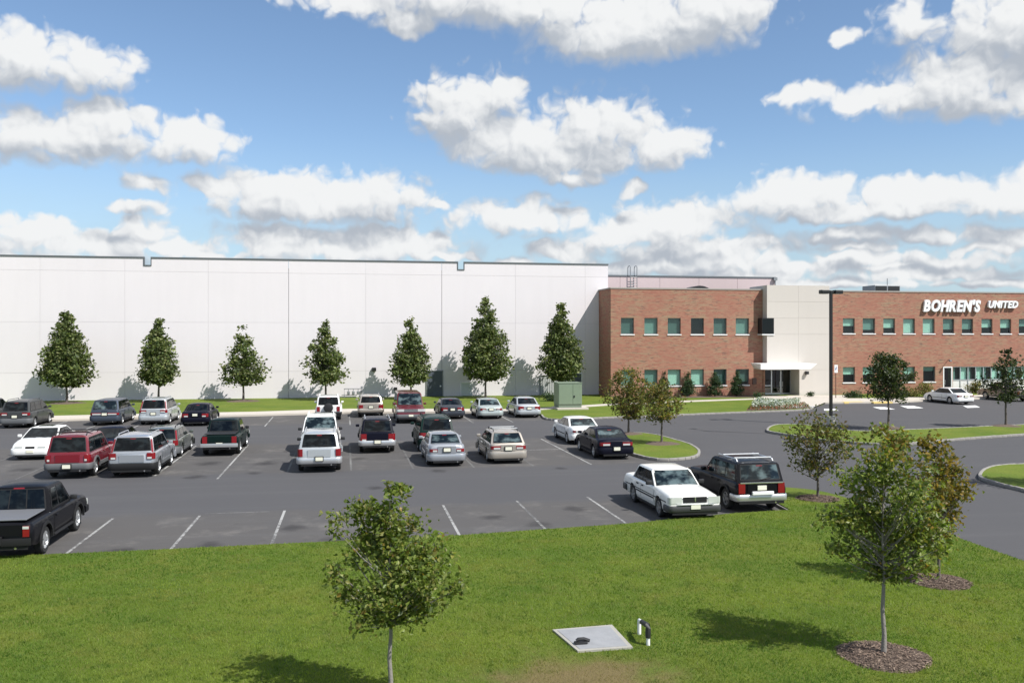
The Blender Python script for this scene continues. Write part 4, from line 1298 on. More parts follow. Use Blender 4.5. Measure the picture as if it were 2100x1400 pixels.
def car(kind, colour, x, y_rear_axle, toward=False, label='', cat='car', group=CAR_GROUP, rz=0.0, **kw):
    """toward=False: nose away from the camera (+y). Position: rear axle (or front axle when toward)"""
    S = dict(SPECS[kind]); S.update(kw.get('spec', {}))
    sl_ = kw.get('slen', 1.0)
    L, Wd, H, zb, zlow = S['L'], S['W'], S['H'], S['belt'], S['low']
    hw = Wd / 2; hl = L / 2
    ar, af = S['ax']; r = S['r']
    heading = (math.pi if toward else 0.0) + rz
    cyy = y_rear_axle + (af if toward else -ar)
    root = empty(kw.get('name', 'parked_car'), (x, cyy, 0), heading, label, cat, group)
    P = PT_[colour]
    top = lambda y: ipl(S['top'], y)
    def halfw(y):
        d = hl - abs(y)
        rcn = S['rc']
        if d >= rcn: return hw
        return hw - S['ins'] * (1 - math.sqrt(max(0, 1 - ((rcn - d) / rcn) ** 2)))
    ra = r + .065
    def low0(y):
        d = hl - abs(y)
        return zlow + (.10 * (1 - d / .5) if d < .5 else 0)
    def low(y):
        z = low0(y)
        for a in (ar, af):
            if abs(y - a) < ra: z = max(z, r + math.sqrt(ra * ra - (y - a) ** 2))
        return z
    def sect(y):
        zt, z0, za, w = top(y), low0(y), low(y), halfw(y)
        h = zt - z0
        raw = [(0, zt + .028), (.5, zt + .020), (.82, zt - .002), (.915, zt - .03), (.965, zt - .10), (1.0, z0 + .56 * h), (.978, z0 + .2 * h), (.92, z0)]
        return [(f * w, max(z, za)) for f, z in raw]
    ys = {-hl, hl}
    for i in range(25): ys.add(round(-hl + L * i / 24, 4))
    for d in (.015, .05, .1, .17, .26): ys.add(hl - d); ys.add(-hl + d)
    for a in (ar, af):
        for k in range(13): ys.add(a - ra * math.cos(math.pi * k / 12))
        ys.add(a - ra - .004); ys.add(a + ra + .004)
    for yy, _ in S['top']: ys.add(yy)
    ys = sorted(v for v in ys if -hl <= v <= hl)
    yy = [ys[0]]
    for v in ys[1:]:
        if v - yy[-1] > .003: yy.append(v)
    b = MB(); rings = []
    for y in yy:
        hs = sect(y)
        rings.append([(-px_, y, z) for px_, z in hs[::-1]] + [(px_, y, z) for px_, z in hs[1:]])
    b.grid(rings)
    n = len(rings[0])
    base = 0
    for i in range(len(rings) - 1):               # underside and wheel arches
        b.f.append([i * n, (i + 1) * n, (i + 1) * n + n - 1, i * n + n - 1]); b.mi.append(1)
    b.f.append([k for k in range(n)]); b.mi.append(0)
    e = (len(rings) - 1) * n
    b.f.append([e + k for k in range(n)][::-1]); b.mi.append(0)
    # greenhouse ------------------------------------------------
    yrb, yrr, yfr, yfb = S['gh']
    wb, wr = hw * .915, hw * S['rw'] * .985
    zt = H - .05
    z0g = zb - .03
    bul = .10
    wid = lambda t: lerp(wb, wr, t) - .055 * max(0, (t - .9) / .1)
    def front(u, t, off=0):
        x_ = u * wid(t); return (x_, lerp(yfb, yfr, t) - bul * u * u * u * u + off, lerp(z0g, zt, t) + off * .5)
    def rear(u, t, off=0):
        x_ = u * wid(t); return (x_, lerp(yrb, yrr, t) + bul * .7 * u * u * u * u - off, lerp(z0g, zt, t) + off * .3)
    yr_ = lambda t: lerp(yrb, yrr, t) + bul * .7
    yf_ = lambda t: lerp(yfb, yfr, t) - bul
    us = [-1, -.92, -.7, -.35, 0, .35, .7, .92, 1]
    ts = [0, .35, .7, .9, 1]
    b.grid([[front(u, t) for u in us] for t in ts]); b.grid([[rear(u, t) for u in us] for t in ts])
    vs = [0, .06, .2, .5, .8, .94, 1]
    for s in (-1, 1):
        b.grid([[(s * wid(t), lerp(yr_(t), yf_(t), v), lerp(z0g, zt, t)) for v in vs] for t in ts])
    rows = []
    for v in vs:
        row = []
        for u in us:
            yy0 = rear(u, 1)[1]; yy1 = front(u, 1)[1]
            row.append((u * wid(1), lerp(yy0, yy1, v), zt + .055 * (1 - u ** 4) * (1 - abs(2 * v - 1) ** 4)))
        rows.append(row)
    b.grid(rows)
    if kind == 'pickup': pass
    nb_ = len(rings) * n
    for i in range(nb_):                           # rounded nose and tail: the ends bow outwards at bumper height
        px_, py_, pz_ = b.v[i]
        d = hl - abs(py_)
        if d < .30:
            b.v[i] = (px_, py_ - math.copysign(.05 * (1 - d / .30) * min(1, abs(pz_ - .55) / .45) ** 2, py_), pz_)
    body = b.build('body', [P, M['under']], root, 42)
    # glass ------------------------------------------------------
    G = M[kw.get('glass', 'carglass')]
    def patch(fn, u0, u1, t0, t1, name, m=G, nu=8, off=.007, parent=root):
        q = MB().grid([[fn(lerp(u0, u1, i / nu), lerp(t0, t1, j / 3), off) for i in range(nu + 1)] for j in range(4)])
        return q.build(name, m, parent, 60)
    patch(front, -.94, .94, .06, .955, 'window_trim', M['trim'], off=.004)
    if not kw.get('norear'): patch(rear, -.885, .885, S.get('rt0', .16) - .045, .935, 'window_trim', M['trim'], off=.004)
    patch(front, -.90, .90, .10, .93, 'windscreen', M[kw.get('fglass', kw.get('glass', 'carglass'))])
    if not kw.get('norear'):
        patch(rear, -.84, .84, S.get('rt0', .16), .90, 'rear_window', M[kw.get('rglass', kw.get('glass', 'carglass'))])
    def clip_y(poly, yc, keep_less):
        out = []
        for i in range(len(poly)):
            a, c = poly[i], poly[(i + 1) % len(poly)]
            ia = (a[0] <= yc) == keep_less; ic = (c[0] <= yc) == keep_less
            if ia: out.append(a)
            if ia != ic:
                t = (yc - a[0]) / (c[0] - a[0]); out.append((yc, lerp(a[1], c[1], t)))
        return out
    t0, t1 = .12, .88
    quad = [(yr_(t0) + .16, t0), (yf_(t0) - .16, t0), (yf_(t1) - .10, t1), (yr_(t1) + .14, t1)]
    cuts_ = sorted(S['panes'])
    tq = [(yr_(t0 - .05) + .09, t0 - .05), (yf_(t0 - .05) - .10, t0 - .05), (yf_(t1 + .02) - .05, t1 + .02), (yr_(t1 + .02) + .07, t1 + .02)]
    for s in (-1, 1):
        MB().add([(s * (lerp(wb, wr, t) + .003), y, lerp(z0g, zt, t) + .001) for y, t in tq], [(0, 1, 2, 3)]).build('window_trim', M['trim'], root)
    bounds = [-99] + cuts_ + [99]
    for s in (-1, 1):
        for i in range(len(bounds) - 1):
            pl = quad
            if bounds[i] > -90: pl = clip_y(pl, bounds[i] + .035, False)
            if bounds[i + 1] < 90: pl = clip_y(pl, bounds[i + 1] - .035, True)
            if len(pl) < 3: continue
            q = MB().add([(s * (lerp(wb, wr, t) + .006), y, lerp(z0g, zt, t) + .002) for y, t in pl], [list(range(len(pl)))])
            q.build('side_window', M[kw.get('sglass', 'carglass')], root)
    # end bands (bumpers, lights, grille) --------------------------------
    def end_path(end):
        w0 = halfw(hl)
        pts = [(0, hl), (w0 * .5, hl), (w0, hl)]
        for d in (.02, .05, .09, .14, .2, .28, .38, .5, .7):
            pts.append((halfw(hl - d), hl - d))
        return [(px_, py_ * end) for px_, py_ in pts]
    def pos(path, s):
        sg = 1 if s >= 0 else -1; s = abs(s)
        for (a, c) in zip(path, path[1:]):
            l = math.hypot(c[0] - a[0], c[1] - a[1])
            if s <= l or c is path[-1]:
                t = s / l
                nx, ny = (c[1] - a[1]) / l, -(c[0] - a[0]) / l
                if ny * path[0][1] < 0: nx, ny = -nx, -ny
                return Vector((sg * lerp(a[0], c[0], t), lerp(a[1], c[1], t), 0)), Vector((sg * abs(nx), ny, 0))
            s -= l
    def band(name, end, s0, s1, z0, z1, off, m, parent=root, n=10, prof=None, lean=0.0):
        path = end_path(end)
        prof = prof or [(0, -.02), (.0, off), (.5, off * 1.15), (1, off), (1, -.02)]
        rows = []
        ss_ = [lerp(s0, s1, i / n) for i in range(n + 1)]
        for tz_, of_ in prof:
            row = []
            for s in ss_:
                p, nn_ = pos(path, s)
                p = p + nn_ * of_
                row.append((p.x, p.y - end * lean * tz_, lerp(z0, z1, tz_)))
            rows.append(row)
        q = MB().grid(rows)
        q.add([r_[0] for r_ in rows], [list(range(len(rows)))]); q.add([r_[-1] for r_ in rows], [list(range(len(rows)))])
        return q.build(name, m, parent, 50)
    w0 = halfw(hl)
    bz0, bz1 = S['bump']
    A = w0 + .45
    bprof = [(0, -.03), (.0, .02), (.12, .045), (.85, .05), (1, .03), (1, -.03)]
    bm_r = M[kw['rbump']] if 'rbump' in kw else P
    bm_f = M[kw['fbump']] if 'fbump' in kw else P
    if kind == 'pickup':
        band('rear_bumper', -1, -hw * .93, hw * .93, bz0, bz1 - .02, .08, M[kw.get('rbump', 'trim')], prof=[(0, -.03), (.0, .07), (.5, .09), (1, .08), (1, -.03)])
        band('tailgate', -1, -S['tail'][0] * w0 + .015, S['tail'][0] * w0 - .015, bz1 + .04, .985, .012, P)
    else:
        band('rear_bumper', -1, -A, A, bz0 - .02, bz1, .05, bm_r, n=24, prof=bprof)
    band('front_bumper', 1, -A, A, bz0 - .04, bz1 - .03, .05, bm_f, n=24, prof=bprof)
    ta, tb, tz0, tz1 = S['tail']
    for s in (-1, 1):
        tl = band('tail_light', -1, s * ta * w0, s * (w0 * min(tb, 1) + (.16 if tb > 1 else -.0)), tz0, tz1, .012, M['taillight'])
        if kw.get('two_tone', True) and tb > 1:
            band('reverse_lens', -1, s * (ta * w0 + .02), s * (w0 * .98), tz0 + .01, tz0 + .09, .02, M['headlight'], tl)
        hz1 = top(hl - .06) - .015
        fz = kw.get('hl', (.50, 1.02, hz1 - .17, hz1 - .01))
        band('headlight', 1, s * fz[0] * w0, s * (w0 * min(fz[1], 1) + (.14 if fz[1] > 1 else 0)), fz[2], fz[3], .012, M['headlight'])
    hz1 = top(hl - .06) - .02
    gr = kw.get('grille', (.40, hz1 - .16, hz1 - .02))
    go = band('grille', 1, -gr[0] * w0, gr[0] * w0, gr[1], gr[2], .014, M[kw.get('gmat', 'trim')])
    if kind in ('suv', 'boxsuv', 'minivan', 'wagon', 'van') :
        zt_ = top(-hl + .03)
        band('tailgate', -1, -.60 * w0 if ta > .6 else -ta * w0 + .02, .60 * w0 if ta > .6 else ta * w0 - .02, bz1 + .03, zt_ - .05, .010, M[kw['gate']] if 'gate' in kw else P)
        if kw.get('tall_tail'):
            for s in (-1, 1):
                patch(rear, s * .90, s * .99, .02, .84, 'tail_light', M['taillight'], 3, .014)
    if kind in ('sedan', 'oldsedan'):
        band('boot_lid', -1, -ta * w0 + .02, ta * w0 - .02, bz1 + .03, top(-hl + .05) - .03, .010, P)
    # plates
    pz = kw.get('plate_z', (bz1 + .05 if kind not in ('pickup', 'boxsuv') else bz0 + .06))
    if not kw.get('noplate'):
        po = kw.get('plate_off', 0)
        npl = MB().bevbox(-.185, .185, -hl - .068 - po, -hl - .0, pz - .025, pz + .185, .01).build('plate_frame', M['trim'], root)
        MB().bevbox(-.155, .155, -hl - .075 - po, -hl - .02 - po, pz, pz + .155, .006).build('number_plate', M['plate'], npl)
    if toward: MB().bevbox(-.16, .16, hl, hl + .075, bz0 + .06, bz0 + .20, .01).build('number_plate', M['plate'], root)
    # dark sills and lower valances
    for s in (-1, 1):
        MB().bevbox(s * hw * .925 - .03, s * hw * .925 + .03, ar + ra + .02, af - ra - .02, zlow - .05, zlow + .035, .012).build('sill', M['trim'], root)
    band('valance', -1, -w0 * .95, w0 * .95, bz0 - .11, bz0 - .018, .02, M['trim'])
    band('valance', 1, -w0 * .95, w0 * .95, bz0 - .12, bz0 - .042, .02, M['trim'])
    if kind in ('sedan', 'wagon', 'minivan', 'oldsedan') and kw.get('rub', True):
        for s in (-1, 1):
            MB().bevbox(s * (hw + .006) - .012, s * (hw + .006) + .012, ar + ra + .05, af - ra - .05, zlow + .27, zlow + .315, .006).build('rub_strip', M['trim'] if colour in ('white', 'offwhite') else P, root)
    # wipers, high brake light, exhaust, tow eye
    for s in (-.45, .12):
        p0, p1 = front(s, .06, .02), front(s + .42, .16, .02)
        MB().tube([p0, p1], .014, 5).build('wiper', M['trim'], root)
    if kind not in ('pickup',) and not kw.get('norear'):
        patch(rear, -.14, .14, .84, .885, 'brake_light', M['taillight'], 2, .014)
    if kind in ('suv', 'minivan', 'wagon', 'boxsuv'):
        MB().tube([rear(.0, .14, .02), rear(.42, .22, .02)], .014, 5).build('wiper', M['trim'], root)
    MB().tube([(hw * .55, -hl + .25, bz0 - .06), (hw * .55, -hl - .03, bz0 - .07)], .032, 8).build('exhaust', M['chrome'], root, 40)
    # wheels
    tm_, rm_ = wheel_meshes(r, .21, kw.get('rim', 'rim'))
    for a in (ar, af):
        for s in (-1, 1):
            o = obj('wheel', tm_, root); o.location = (s * (hw - .125), a, r); o.rotation_euler = (0, 0, 0 if s > 0 else math.pi)
            obj('rim', rm_, o)
    # doors with shut lines, handles
    d_edges = {'pickup': [(-.75 + .0, 1.0)], 'van': [(.25, 1.25), (-1.05, .2)]}.get(kind, [(S['panes'][0] if len(S['panes']) == 1 else max(S['panes']), af - ra - .02), (ar + ra + .02, S['panes'][0] if len(S['panes']) == 1 else max(S['panes']))])
    for s in (-1, 1):
        for (a, c) in d_edges:
            if kind == 'sedan' or kind == 'wagon' or True:
                a_, c_ = a + .012, c - .012
            rows = []
            for fz, fx in ((0, .978), (1, 1.0), (2, .965)):
                row = []
                for i in range(5):
                    y = lerp(a_, c_, i / 4); z00 = low0(y); h = top(y) - z00; w = halfw(y)
                    zz_ = [z00 + .2 * h, z00 + .56 * h, top(y) - .10][fz]
                    row.append((s * (fx * w + .007), y, zz_))
                rows.append(row)
            q = MB().grid(rows)
            # dark shut line just inside the panel outline
            rim_ = [rows[0][0], rows[0][-1], rows[1][-1], rows[2][-1], rows[2][0], rows[1][0]]
            for yv in (a, c):
                z00 = low0(yv); h = top(yv) - z00; w = halfw(yv)
                pts_ = [(s * (.978 * w + .009), z00 + .2 * h), (s * (w + .009), z00 + .56 * h), (s * (.965 * w + .009), top(yv) - .10)]
                q.grid([[(p_[0], yv - .008, p_[1]), (p_[0], yv + .008, p_[1])] for p_ in pts_], 1)
            d_ = q.build('door', [P, M['trim']], root, 40)
            zc = top(a) - .16
            MB().bevbox(s * (hw + .005) - .02, s * (hw + .005) + .02, a + .10, a + .26, zc, zc + .035, .008).build('handle', M[kw.get('hmat', 'trim')] if kw.get('hmat') else P, d_)
            if kw.get('cladding'):
                MB().bevbox(s * (hw + .004) - .018, s * (hw + .004) + .018, a_, c_, zlow + .08, zlow + .24, .01).build('cladding', M[kw['cladding']], d_)
        # mirror
        MB().bevbox(s * (wb + .14) - .10, s * (wb + .14) + .09, yfb - .42, yfb - .31, zb + .03, zb + .17, .03).build('mirror', M['black_plastic'] if kw.get('mirror') == 'black' else P, root, 40)
        if kw.get('rails'):
            rm = M[kw['rails']]
            q = MB().tube([(s * wr * .86, yrr + .25, H - .03), (s * wr * .86, yrr + .32, H + .05), (s * wr * .86, yfr - .35, H + .05), (s * wr * .86, yfr - .28, H - .03)], .022, 6)
            q.build('roof_rail', rm, root, 40)
    if kw.get('crossbars'):
        for yb_ in (yrr + .45, yfr - .75):
            MB().bevbox(-wr * .9, wr * .9, yb_ - .035, yb_ + .035, H + .055, H + .10, .012).build('roof_bar', M[kw['crossbars']], root)
    if kw.get('sunroof'):
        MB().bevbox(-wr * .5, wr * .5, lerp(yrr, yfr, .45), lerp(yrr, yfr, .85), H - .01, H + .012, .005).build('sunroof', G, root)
    if kw.get('spare'):
        b = MB().tube([(0, -hl - .0, .92), (0, -hl - .2, .92)], [.33, .33], 20)
        b.tube([(0, -hl - .2, .92), (0, -hl - .225, .92)], [.33, .24], 20)
        b.build('spare_wheel', M['black_plastic'], root, 40)
    if kw.get('cover'):
        MB().bevbox(-hw * .80, hw * .80, -hl + .08, yrb - .06, zb + .045, zb + .085, .015).build('bed_cover', M[kw['cover']], root)
    if kw.get('flare'):
        for a in (ar, af):
            for s in (-1, 1):
                rows = []
                for k in range(13):
                    an = math.pi * k / 12
                    y_, z_ = a - (ra) * math.cos(an), r + ra * math.sin(an)
                    y2, z2 = a - (ra + .07) * math.cos(an), r + (ra + .07) * math.sin(an)
                    rows.append([(s * (hw - .02), y_, z_), (s * (hw + .035), y_, z_), (s * (hw + .03), y2, z2), (s * (hw - .02), y2, z2)])
                MB().grid(rows).build('wheel_flare', M[kw['flare']] if kw['flare'] in M else P, root, 50)
    if kw.get('extra'): kw['extra'](root, dict(hl=hl, hw=hw, H=H, top=top, band=band, patch=patch, rear=rear, front=front, w0=w0, P=P, yrr=yrr, yfr=yfr, wr=wr, zb=zb))
    return root

def A(px, py):                 # axle contact point on the tarmac
    p = at(px, py); return p.x, p.y

def ex_volvo(root, c):
    c['band']('grille_bar', 1, -.02, .02, .66, .80, .03, M['chrome'])
    MB().bevbox(-.60, .60, c['hl'] - .0, c['hl'] + .075, .555, .575, .006).build('bumper_strip', M['chrome'], root)
    for s in (-1, 1):
        MB().bevbox(s * .865 - .008, s * .865 + .008, -2.1, 2.1, .60, .63, .004).build('side_strip', M['trim'], root)
        c['band']('indicator', 1, s * (c['w0'] - .02), s * (c['w0'] + .14), .60, .79, .016, M['headlight'])
def ex_cherokee(root, c):
    c['band']('gate_strip', -1, -c['w0'] * .9, c['w0'] * .9, .985, 1.03, .016, M['chrome'])
    MB().bevbox(-.38, .38, -c['hl'] - .14, -c['hl'] - .06, .62, .74, .02).build('tow_step', M['white_metal'], root)
    MB().bevbox(-.16, .16, -c['hl'] - .05, -c['hl'] - .015, .77, .92, .008).build('number_plate', M['plate'], root)
def ex_truck(root, c):
    for s in (-.28, .28):
        c['patch'](c['rear'], s - .02, s + .02, .17, .89, 'window_bar', M['trim'], 1, .012)
    c['patch'](c['rear'], -.2, .2, .93, .985, 'brake_light', M['taillight'], 2, .012)
    c['band']('reverse_lens', -1, c['w0'] * .80, c['w0'] * .98, .88, .95, .02, M['headlight'])
    for s in (-1, 1):
        MB().tube([(s * (c['hw'] - .02), -.75, .36), (s * (c['hw'] - .02), 1.0, .36)], .035, 8).build('side_step', M['trim'], root, 40)
def ex_light_gate(root, c):
    c['patch'](c['rear'], -.86, .86, .0, .12, 'gate_strip', c['P'], 6, .012)

# far row against the pavement
car('minivan', 'grey', -24.2, 65.5, label='dark car cut off by the left picture edge beside the grey minivan', cat='car')
x, y = A(41, 875.5); car('minivan', 'grey', x, y, label='dark grey minivan at the left end of the far row', cat='minivan', rbump='greytrim', rails='greytrim', two_tone=True)
x, y = A(222, 870); car('minivan', 'bluegrey', x, y, label='blue grey minivan with wide low red tail lights', cat='minivan', glass='carglass_teal', spec=dict(tail=(.25, 1.02, .72, .86), rt0=.1, H=1.72))
x, y = A(320, 869); car('minivan', 'silver2', x, y, label='silver minivan with tall corner tail lights', cat='minivan', rails='silver_rail' if 0 else 'alum', tall_tail=True, sglass='carglass', spec=dict(L=4.75))
x, y = A(405, 871); car('sedan', 'navy', x, y, label='dark navy sedan beside the silver minivan', cat='sedan', spec=dict(tail=(.62, 1.02, .62, .84), W=1.84, ), plate_z=.68)
x, y = A(674, 860); car('boxsuv', 'white', x, y, label='white off-roader with black spare wheel on its back door', cat='SUV', spare=True, noplate=True, rails='white_metal', flare='white', spec=dict(H=1.74, W=1.78), rbump='trim')
x, y = A(760, 854); car('suv', 'beige', x, y, label='champagne SUV half hidden behind the dark navy SUV', cat='SUV', sglass='carglass', rails='alum', spec=dict(H=1.62, tail=(.7, 1.02, .6, .95)))
x, y = A(841, 866); car('van', 'vanred', x, y, True, label='maroon full size van backed into its bay with nose out', cat='van', fglass='carglass_teal', gmat='chrome', fbump='greytrim', hl=(.52, 1.02, .82, 1.0), grille=(.5, .80, 1.0))
x, y = A(925, 857); car('sedan', 'midgrey', x, y, label='slate grey sedan in the far row beside the maroon van', cat='sedan', spec=dict(tail=(.52, 1.02, .62, .84)))
x, y = A(1003, 857); car('sedan', 'greenish', x, y, label='pale green silver sedan with oval rear window', cat='sedan', glass='carglass_teal', sglass='carglass', spec=dict(W=1.85, tail=(.60, 1.02, .64, .80), rc=.55, ins=.28, top=[(-2.375, .70), (-2.34, .82), (-2.2, .90), (-1.75, .965), (-.9, .97), (.95, .95), (1.5, .895), (2.0, .80), (2.28, .69), (2.375, .56)]))
x, y = A(1080, 854.5); car('sedan', 'silver2', x, y, label='silver sedan at the right end of the far row', cat='sedan', spec=dict(tail=(.62, 1.02, .60, .86), H=1.45))

# middle double row, farther side
x, y = A(76, 938); car('sedan', 'white', x, y, True, label='white sedan facing the camera with oval headlights and sunroof', cat='sedan', sunroof=True, hl=(.50, 1.0, .52, .67), grille=(.30, .50, .66), spec=dict(W=1.80, L=4.8))
p = at(224, 890, 1.1); car('sedan', 'navy', p.x, p.y - .9 + .2, True, label='dark blue sedan facing out behind the red SUV', cat='sedan', fglass='carglass')
x, y = A(336, 936); car('wagon', 'greygreen', x, y, label='grey green wagon with tall red corner lights behind the silver SUV', cat='station wagon', tall_tail=True, rails='trim', fbump='trim', rbump='greytrim', cladding='greytrim')
x, y = A(456, 930); car('pickup', 'dgreen', x, y, label='dark green pickup truck seen from behind in the middle row', cat='pickup truck', name='pickup_truck', cover='black_plastic', rbump='alum', rim='rim', spec=dict(W=1.82, H=1.70), mirror='black')
p = at(657, 872, 1.35); car('suv', 'white', p.x, p.y - 1.0, True, label='white SUV with black mirrors facing out behind the silver SUV', cat='SUV', mirror='black', rails='white_metal', fglass='carglass_teal', gmat='alum', spec=dict(H=1.86, W=1.90, belt=1.12), fbump='greytrim')
x, y = A(773, 925); car('suv', 'navy', x, y, label='dark navy SUV with large red tail lights', cat='SUV', rbump='alum', rails='alum', spec=dict(tail=(.70, 1.02, .64, 1.0), H=1.74, W=1.80), plate_z=.52, plate_off=.04, rglass='carglass')
x, y = A(893, 922); car('minivan', 'green', x, y, label='pine green minivan half hidden behind the silver sedan', cat='minivan', spec=dict(tail=(.74, 1.02, .72, 1.0)), rails='trim')
# middle double row, nearer side
x, y = A(152, 975.5); car('suv', 'red', x, y, label='red SUV with grey bumper and black roof rack', cat='SUV', rbump='greytrim', rails='black_plastic', crossbars='black_plastic', flare='greytrim', cladding='greytrim', plate_z=.46, plate_off=.06, spec=dict(tail=(.84, 1.02, .74, 1.0), H=1.80, W=1.80))
x, y = A(281, 972.5); car('suv', 'silver', x, y, label='silver SUV with tall red corner lights and dark lower bumper', cat='SUV', tall_tail=True, rbump='trim', cladding='greytrim', noplate=True, spec=dict(tail=(.74, 1.02, .78, 1.04), L=4.75, W=1.88, H=1.74, bump=(.36, .62)), rails='alum')
x, y = A(656, 963); car('suv', 'silver2', x, y, label='silver SUV with black rear glass and chrome bumper', cat='SUV', two_tone=False, rbump='alum', plate_z=.54, plate_off=.05, spec=dict(tail=(.86, 1.02, .72, 1.04), W=1.86, H=1.74), mirror='black', rails='alum')
x, y = A(912, 951); car('sedan', 'silver', x, y, label='silver sedan with yellow plate in the nearer middle row', cat='sedan', glass='carglass_teal', sglass='carglass', plate_z=.70, spec=dict(tail=(.66, 1.02, .68, .82), H=1.44, W=1.74, L=4.5, ax=(-1.26, 1.32), top=[(-2.25, .86), (-2.22, .96), (-2.05, 1.0), (-1.6, 1.0), (-.9, .97), (.95, .95), (1.5, .895), (1.9, .80), (2.15, .69), (2.25, .56)], gh=(-1.72, -.98, .25, 1.22)))
x, y = A(1035, 945); car('wagon', 'beige', x, y, label='champagne station wagon with black roof rails', cat='station wagon', glass='carglass_teal', sglass='carglass', rails='black_plastic', crossbars='alum', plate_z=.64, spec=dict(tail=(.52, 1.02, .68, .84)))
x, y = A(1194, 908); car('sedan', 'white', x, y, label='white sedan with oval rear window and red light bar', cat='sedan', spec=dict(W=1.84, tail=(.25, 1.02, .70, .80), rc=.55, ins=.28), glass='carglass_teal', sglass='carglass')
x, y = A(1252, 937); car('sedan', 'navy', x, y, label='dark navy sedan beside the grass island', cat='sedan', glass='carglass_teal', sglass='carglass', plate_z=.46, plate_off=.03, spec=dict(tail=(.45, 1.02, .68, .84), W=1.80))
# front row
car('pickup', 'black', -8.95, 26.25, label='black pickup truck with silver bed cover in the left corner', cat='pickup truck', name='pickup_truck', cover='silver_cover', rbump='trim', two_tone=False, flare='trim', spec=dict(W=1.84, H=1.74, belt=1.04, tail=(.80, .985, .68, .96)), extra=ex_truck, mirror='black', plate_z=.52, plate_off=.06)
x, y = A(1400, 1057); car('oldsedan', 'offwhite', x, y, True, label='boxy white old sedan with square headlights at the lawn edge', cat='sedan', fglass='carglass_teal', hl=(.55, 1.0, .60, .80), grille=(.50, .62, .80), fbump='bumper_dark', rbump='bumper_dark', rim='hub_dull', mirror='black', hmat='trim', extra=ex_volvo)
x, y = A(1537, 1041); car('boxsuv', 'black', x, y, label='black boxy SUV with silver roof bars beside the old white sedan', cat='SUV', rbump='alum', rails='alum', crossbars='alum', glass='carglass_teal', sglass='carglass_teal', rim='hub_dull', flare='trim', noplate=True, extra=ex_cherokee)
# right, by the office
p = at(1975, 830); car('sedan', 'white', 53.4, 71.8, label='white sedan parked in front of the office windows', cat='sedan', spec=dict(tail=(.6, 1.02, .66, .82)), rim='rim')
car('pickup', 'tan', 61.0, 74.0, label='tan pickup truck half hidden behind the small island tree', cat='pickup truck', name='pickup_truck', cover='black_plastic', spec=dict(H=1.72, L=5.3))

